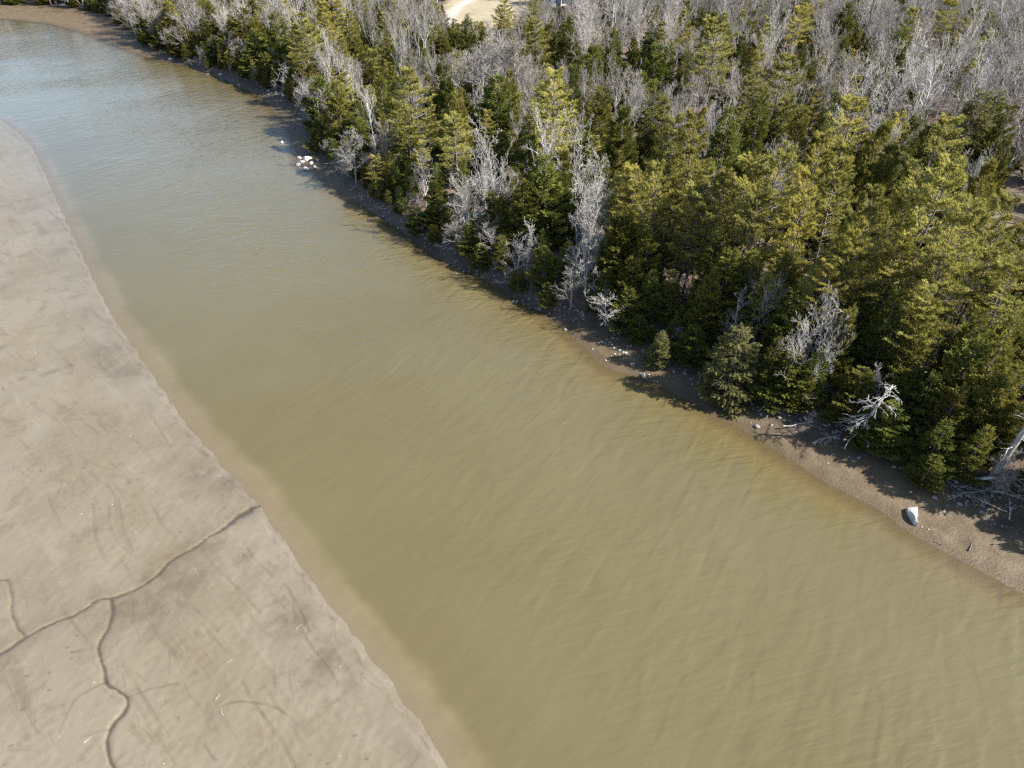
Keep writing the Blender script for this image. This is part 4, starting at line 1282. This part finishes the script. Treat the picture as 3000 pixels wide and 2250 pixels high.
R3 = lambda x, y: (1700 + x / 5.53, 960 + y / 5.53)
R4 = lambda x, y: (2550 + x / 4.88, 1300 + y / 4.88)
R5 = lambda x, y: (2000 + x / 4.424, 1180 + y / 4.424)
R1 = lambda x, y: (x / 2.212, y / 2.212)
gA = "white rocks of the rubble patch below the small spruce"
for x, y, w, lab in [(640, 370, 92, "largest white boulder of the rubble patch below the small spruce"), (1020, 775, 98, "large white boulder at the waterline past the thin tree shadow"),
                     (350, 230, 66, "white boulder heading the rubble patch below the small spruce"), (200, 350, 45, "white rock alone at the water's edge below the rubble patch"),
                     (415, 530, 40, "small white rock at the water's edge just above the tree shadow"), (835, 590, 66, "grey-white rock half inside the thin tree shadow"),
                     (675, 595, 36, "small white rock at the rim of the thin tree shadow")]:
    rock(*R3(x, y), w / 5.53, 'w', lab)
for x, y, w in [(300, 245, 46), (515, 275, 40), (545, 330, 50), (580, 345, 42), (700, 400, 50), (740, 412, 66), (870, 575, 26), (965, 740, 48), (1070, 820, 36), (1200, 860, 22), (1250, 873, 18), (1115, 760, 20), (560, 425, 40),
                (430, 190, 36), (480, 240, 30), (600, 180, 36), (820, 300, 36), (770, 300, 38), (550, 100, 40), (400, 250, 26), (455, 268, 28), (640, 440, 24), (700, 500, 22), (500, 460, 22)]:
    rock(*R3(x, y), w / 5.53, 'w', "small white stone scattered through the rubble patch below the small spruce", gA)
gB = "grey rocks in the shade at the bank foot"
for x, y, w, c, lab in [(575, 690, 45, 'w', "white rock between the cedar bush and the slab"), (1055, 970, 56, 'w', "white rock on open mud uphill of the slab"), (735, 1190, 32, 'w', "white stone at the tip of the slab by the water"),
                        (835, 1225, 24, 'w', "tiny white stone on the mud ledge by the water"), (1270, 865, 100, 'g', "long grey rock among branch shadows uphill of the slab"), (370, 185, 100, 'g', "flat square grey rock in the shade under hemlocks"),
                        (340, 330, 90, 'b', "rusty brown rock at the sunlit rim of the bank shade"), (1220, 550, 100, 'g', "broad flat grey stone beside the cedar bush")]:
    rock(*R4(x, y), w / 4.88, c, lab)
for x, y, w in [(1370, 885, 50), (1205, 600, 62), (1160, 600, 46), (1400, 520, 60), (1330, 500, 50), (530, 155, 60), (1615, 50, 60), (1410, 590, 42), (230, 100, 50), (120, 180, 44), (60, 60, 60), (1480, 640, 46), (1600, 700, 50), (1780, 800, 44)]:
    rock(*R4(x, y), w / 4.88, 'g', "grey stone in deep shade at the bank foot", gB)
for x, y, w, lab in [(600, 145, 36, "white stone on mud below the bushy hemlock"), (1155, 290, 36, "white rock on sunlit mud above the snag shadow"), (880, 260, 22, "tiny white pebble above the tip of the snag shadow"),
                     (1880, 785, 26, "white stone on mud past the snag shadow"), (1475, 380, 20, "pebble lying in the snag shadow")]:
    rock(*R5(x, y), w / 4.424, 'w', lab)
gC = "white rocks on the small point upriver"
for x, y, w in [(1995, 1035, 90), (1940, 1025, 42), (1935, 1072, 38), (1985, 1098, 52), (2045, 1085, 34), (1960, 1050, 40), (2020, 1060, 40), (2060, 1040, 30)]:
    rock(*R1(x, y), w / 2.212, 'w', "white rock on the small point upriver", gC)
rock(*R1(1830, 930), 28 / 2.212, 'w', "white rock standing alone in shallow water off the upriver point")
gD = "pale stones along the far shaded shore"
for x, y, w in [(1430, 485, 36), (1550, 550, 22), (1840, 620, 42), (985, 300, 26), (1110, 385, 50), (1300, 405, 30), (1340, 410, 26), (1040, 330, 22), (1740, 590, 22)]:
    rock(*R1(x, y), w / 2.212, 'w', "pale stone along the far shaded shore", gD)


# the white wedge-shaped slab
def slab():
    c = at_land(2674, 1502)
    out = [R4(*q) for q in [(530, 915), (600, 895), (672, 898), (682, 1030), (655, 1060), (690, 1130), (640, 1100), (590, 1020), (550, 970)]]
    P = np.array([on_plane(a, b, c[2] + 0.30)[:2] for a, b in out]) - c[:2]
    n = len(P)
    m = P.mean(axis=0)
    low = m + (P - m) * 1.05
    rs = np.random.RandomState(2)
    V = [(*q, -0.15) for q in low] + [(*q, 0.30 + rs.uniform(-.08, .05)) for q in P] + [(*(m + (q - m) * 0.55), 0.42 + rs.uniform(-.12, .06)) for q in P] + [(*m, 0.40)]
    fc = []
    for i in range(n):
        j = (i + 1) % n
        fc += [(i, j, n + j, n + i), (n + i, n + j, 2 * n + j, 2 * n + i), (2 * n + i, 2 * n + j, 3 * n)]
    me = bpy.data.meshes.new("slab")
    me.from_pydata(V, [], fc)
    me.materials.append(M_ROCKW)
    bm = bmesh.new(); bm.from_mesh(me)
    bmesh.ops.recalc_face_normals(bm, faces=bm.faces)
    bm.to_mesh(me); bm.free()
    o = link("rock_slab", me)
    o.location = c
    tag(o, "large white wedge-shaped rock slab lying on open mud at the waterline", "rock")


slab()


# loose rubble at the bank foot
def rubble():
    rs = np.random.RandomState(31)
    V, T = [], []
    n = 0
    base = [rock_mesh(300 + k, 0.55, 12) for k in range(4)]
    tri = []
    for me in base:
        me.calc_loop_triangles()
        tri.append((np.array([v.co[:] for v in me.vertices]), np.array([t.vertices[:] for t in me.loop_triangles])))
    L = BANK[(BANK[:, 1] > 20) & (BANK[:, 1] < 175)]
    seg = np.linalg.norm(np.diff(L, axis=0), axis=1)
    cs = np.concatenate([[0], np.cumsum(seg)])
    m = 3600
    s = rs.uniform(0, cs[-1], m)
    x = np.interp(s, cs, L[:, 0]); y = np.interp(s, cs, L[:, 1])
    x = x + rs.normal(-0.3, 0.9, m); y = y + rs.normal(-0.3, 0.9, m)
    keep = wob(x, y, 9, 17) > -0.35
    x, y = x[keep], y[keep]
    z = land_z(x, y)[0]
    for k in range(len(x)):
        v, t = tri[k % 4]
        r = 0.06 + 0.20 * rs.random() ** 3 + (0.2 if rs.random() < .04 else 0)
        a = rs.uniform(0, 6.28)
        w = v * r
        V.append(np.stack([w[:, 0] * math.cos(a) - w[:, 1] * math.sin(a) + x[k], w[:, 0] * math.sin(a) + w[:, 1] * math.cos(a) + y[k], w[:, 2] + z[k] + r * 0.1], -1))
        T.append(t + n)
        n += len(v)
    me = mesh_np("rubble", np.concatenate(V), [np.concatenate(T)], False, M_ROCKG)
    tag(link("shore_rubble", me), "loose grey stone rubble along the foot of the wooded bank", "rubble", kind="stuff")


rubble()

# ------------------------------------------------------------------ sticks washed up on the mudflat and the bank
gS = "pale sticks washed up on the open mudflat"
srs = np.random.RandomState(12)


def stick(px, py, length, ang, z0, lab, grp=None, mat=M_WHITE, r=0.014):
    p = on_plane(px, py, z0)
    A = Acc()
    d = np.array([math.cos(ang), math.sin(ang), 0.02]) * length
    P = np.array([[-d / 2, -d * 0.1 + srs.normal(0, 0.03, 3) * [1, 1, .2], d * 0.25 + srs.normal(0, 0.04, 3) * [1, 1, .2], d / 2]])
    A.tubes(P, taper(1, 4, r, r * 0.5), 6)
    o = link("driftwood_stick", A.mesh("driftwood_stick", mat, True))
    o.location = (p[0], p[1], z0 + r)
    tag(o, lab, "driftwood", grp)


def mud_top(px, py):
    p = on_plane(px, py, 0.3)
    d = float(sdist(np.array([p[0]]), np.array([p[1]]), LEFT, MUD_POLY)[0])
    return 0.135 + 0.02 * min(max(d, 0), 12) + 0.01


for (x, y, l, a) in [(1020, 205, 0.55, 0.35), (1405, 1200, 0.40, 1.5), (1490, 965, 0.4, 0.4), (1935, 745, 0.5, 0.9), (570, 1475, 0.45, 0.8), (180, 432, 0.35, 0.1), (5, 600, 0.4, 2.4), (620, 1105, 0.3, 0.1), (1440, 1300, 0.4, 2.2)]:
    px, py = tile(0, 1500, [(x, y)])[0]
    stick(px, py, l, a, mud_top(px, py), "small pale stick lying on the open mudflat", gS)
for (x, y, l, a, lab) in [(1900, 1420, 1.6, 0.15, "long dark root snaking over the mud downhill of the slab"), (1430, 1470, 1.0, 0.9, "dark forked stick on the mud near the water's edge"), (970, 1425, 0.5, -0.6, "short stick stranded in the shallows by the slab")]:
    px, py = R4(x, y)
    p = at_land(px, py)
    stick(px, py, l, a, max(float(p[2]), 0.02), lab, None, M_BARK, 0.04)

# ------------------------------------------------------------------ strip of old ice by the far bank
def ice_strip():
    top = [(176, 17), (200, 15.5), (235, 17), (262, 20), (296, 24.5), (312, 33)]
    bot = [(310, 36), (285, 26), (255, 22), (232, 20.5), (200, 18.5)]
    P = smooth_line([on_plane(a, b, 0.75)[:2] for a, b in top + bot + top[:1]], it=2)[:-1]
    c = P.mean(axis=0)
    z0 = land_z(P[:, 0], P[:, 1])[0]
    n = len(P)
    V = [(q[0] - c[0], q[1] - c[1], zz - 0.1) for q, zz in zip(P, z0)] + [((q[0] - c[0]), (q[1] - c[1]), zz + 0.22) for q, zz in zip(P, z0)]
    bm = bmesh.new()
    vs = [bm.verts.new(v) for v in V]
    for i in range(n):
        bm.faces.new((vs[i], vs[(i + 1) % n], vs[n + (i + 1) % n], vs[n + i]))
    f = bm.faces.new(vs[n:])
    bmesh.ops.triangulate(bm, faces=[f])
    bmesh.ops.recalc_face_normals(bm, faces=bm.faces)
    me = bpy.data.meshes.new("ice")
    bm.to_mesh(me); bm.free()
    k = N("old_ice")
    me.materials.append(k.done(k.principled(Base_Color=k.mix(k.noise(1.5, 4), (0.74, 0.76, 0.78), (0.86, 0.87, 0.88)), Roughness=0.5)))
    o = link("ice_strip", me)
    o.location = (c[0], c[1], 0)
    tag(o, "thin white strip of old ice along the far muddy bank", "ice")


ice_strip()

# ------------------------------------------------------------------ the house beyond the clearing
def box(bm, x0, x1, y0, y1, z0, z1):
    vs = [bm.verts.new((x, y, z)) for z in (z0, z1) for y in (y0, y1) for x in (x0, x1)]
    for f in [(0, 2, 3, 1), (4, 5, 7, 6), (0, 1, 5, 4), (2, 6, 7, 3), (0, 4, 6, 2), (1, 3, 7, 5)]:
        bm.faces.new([vs[i] for i in f])


def part(name, mat, parent, *boxes):
    bm = bmesh.new()
    for b in boxes:
        box(bm, *b)
    me = bpy.data.meshes.new(name)
    bm.to_mesh(me); bm.free()
    me.materials.append(mat)
    return link(name, me, parent)


def house():
    k = N("blue_grey_clapboard")
    cl = k.new("ShaderNodeTexWave", {"Scale": 5.0, "Vector": k.mapped((0, 0, 1))}, bands_direction='Z')
    m_wall = k.done(k.principled(Base_Color=(0.50, 0.55, 0.63), Roughness=0.6, Normal=k.bump(cl.outputs["Fac"], 0.3, 0.03)))
    k = N("white_trim"); m_trim = k.done(k.principled(Base_Color=(0.80, 0.80, 0.80), Roughness=0.5))
    k = N("grey_shingles"); m_roof = k.done(k.principled(Base_Color=k.mix(k.noise(8, 4), (0.16, 0.16, 0.17), (0.28, 0.28, 0.29)), Roughness=0.9))
    k = N("window_glass"); m_glass = k.done(k.principled(Base_Color=(0.05, 0.06, 0.08), Roughness=0.05))
    p = at_land(1640, 17)
    r = link("house", None)
    r.location = (p[0], p[1] + 0.2, p[2] - 0.1)
    r.rotation_euler = (0, 0, 0.12)
    w = part("wall", m_wall, r, (-6.2, -1.2, 0, 7, 0, 4.6), (-1.2, 6.2, 1.5, 8, 0.0, 3.4))
    bm = bmesh.new()
    for x0, x1, y0, y1, z0, z1 in [(-6.6, -0.8, -0.4, 7.4, 4.6, 7.0), (-0.8, 6.6, 1.1, 8.4, 3.4, 5.6)]:
        ym = (y0 + y1) / 2
        vs = [bm.verts.new(v) for v in [(x0, y0, z0), (x1, y0, z0), (x1, y1, z0), (x0, y1, z0), (x0, ym, z1), (x1, ym, z1)]]
        for f in [(0, 1, 5, 4), (2, 3, 4, 5), (0, 4, 3), (1, 2, 5), (3, 2, 1, 0)]:
            bm.faces.new([vs[i] for i in f])
    me = bpy.data.meshes.new("roof"); bm.to_mesh(me); bm.free(); me.materials.append(m_roof)
    rf = link("roof", me, r)
    part("chimney", m_trim, rf, (-3.6, -2.9, 3.2, 3.9, 6.2, 8.0))
    part("porch", m_trim, r, (0.2, 5.6, -0.6, 1.45, 0.0, 0.5), (0.3, 0.5, -0.5, -0.3, 0.5, 2.6), (5.3, 5.5, -0.5, -0.3, 0.5, 2.6), (0.0, 5.8, -0.8, 1.45, 2.6, 2.75))
    for x, y in [(-5.2, 0), (-2.9, 0), (1.0, 1.5), (4.4, 1.5)]:
        wdw = part("window", m_trim, r, (x - 0.6, x + 0.6, y - 0.06, y - 0.003, 1.1, 2.6))
        part("pane", m_glass, wdw, (x - 0.48, x + 0.48, y - 0.09, y - 0.063, 1.22, 2.48))
    d = part("door", m_trim, r, (2.3, 3.25, 1.42, 1.497, 0.5, 2.5))
    part("handle", m_glass, d, (3.05, 3.12, 1.36, 1.417, 1.4, 1.5))
    tag(r, "pale blue-grey house with white porch behind bare trees by the clearing", "house")


house()
print("TREES", used, "woods", len(woods), "objects", len(S.objects), "tris", sum(sum(len(p.vertices) - 2 for p in m.polygons) if len(m.polygons) < 3000 else len(m.polygons) * 2 for m in bpy.data.meshes))
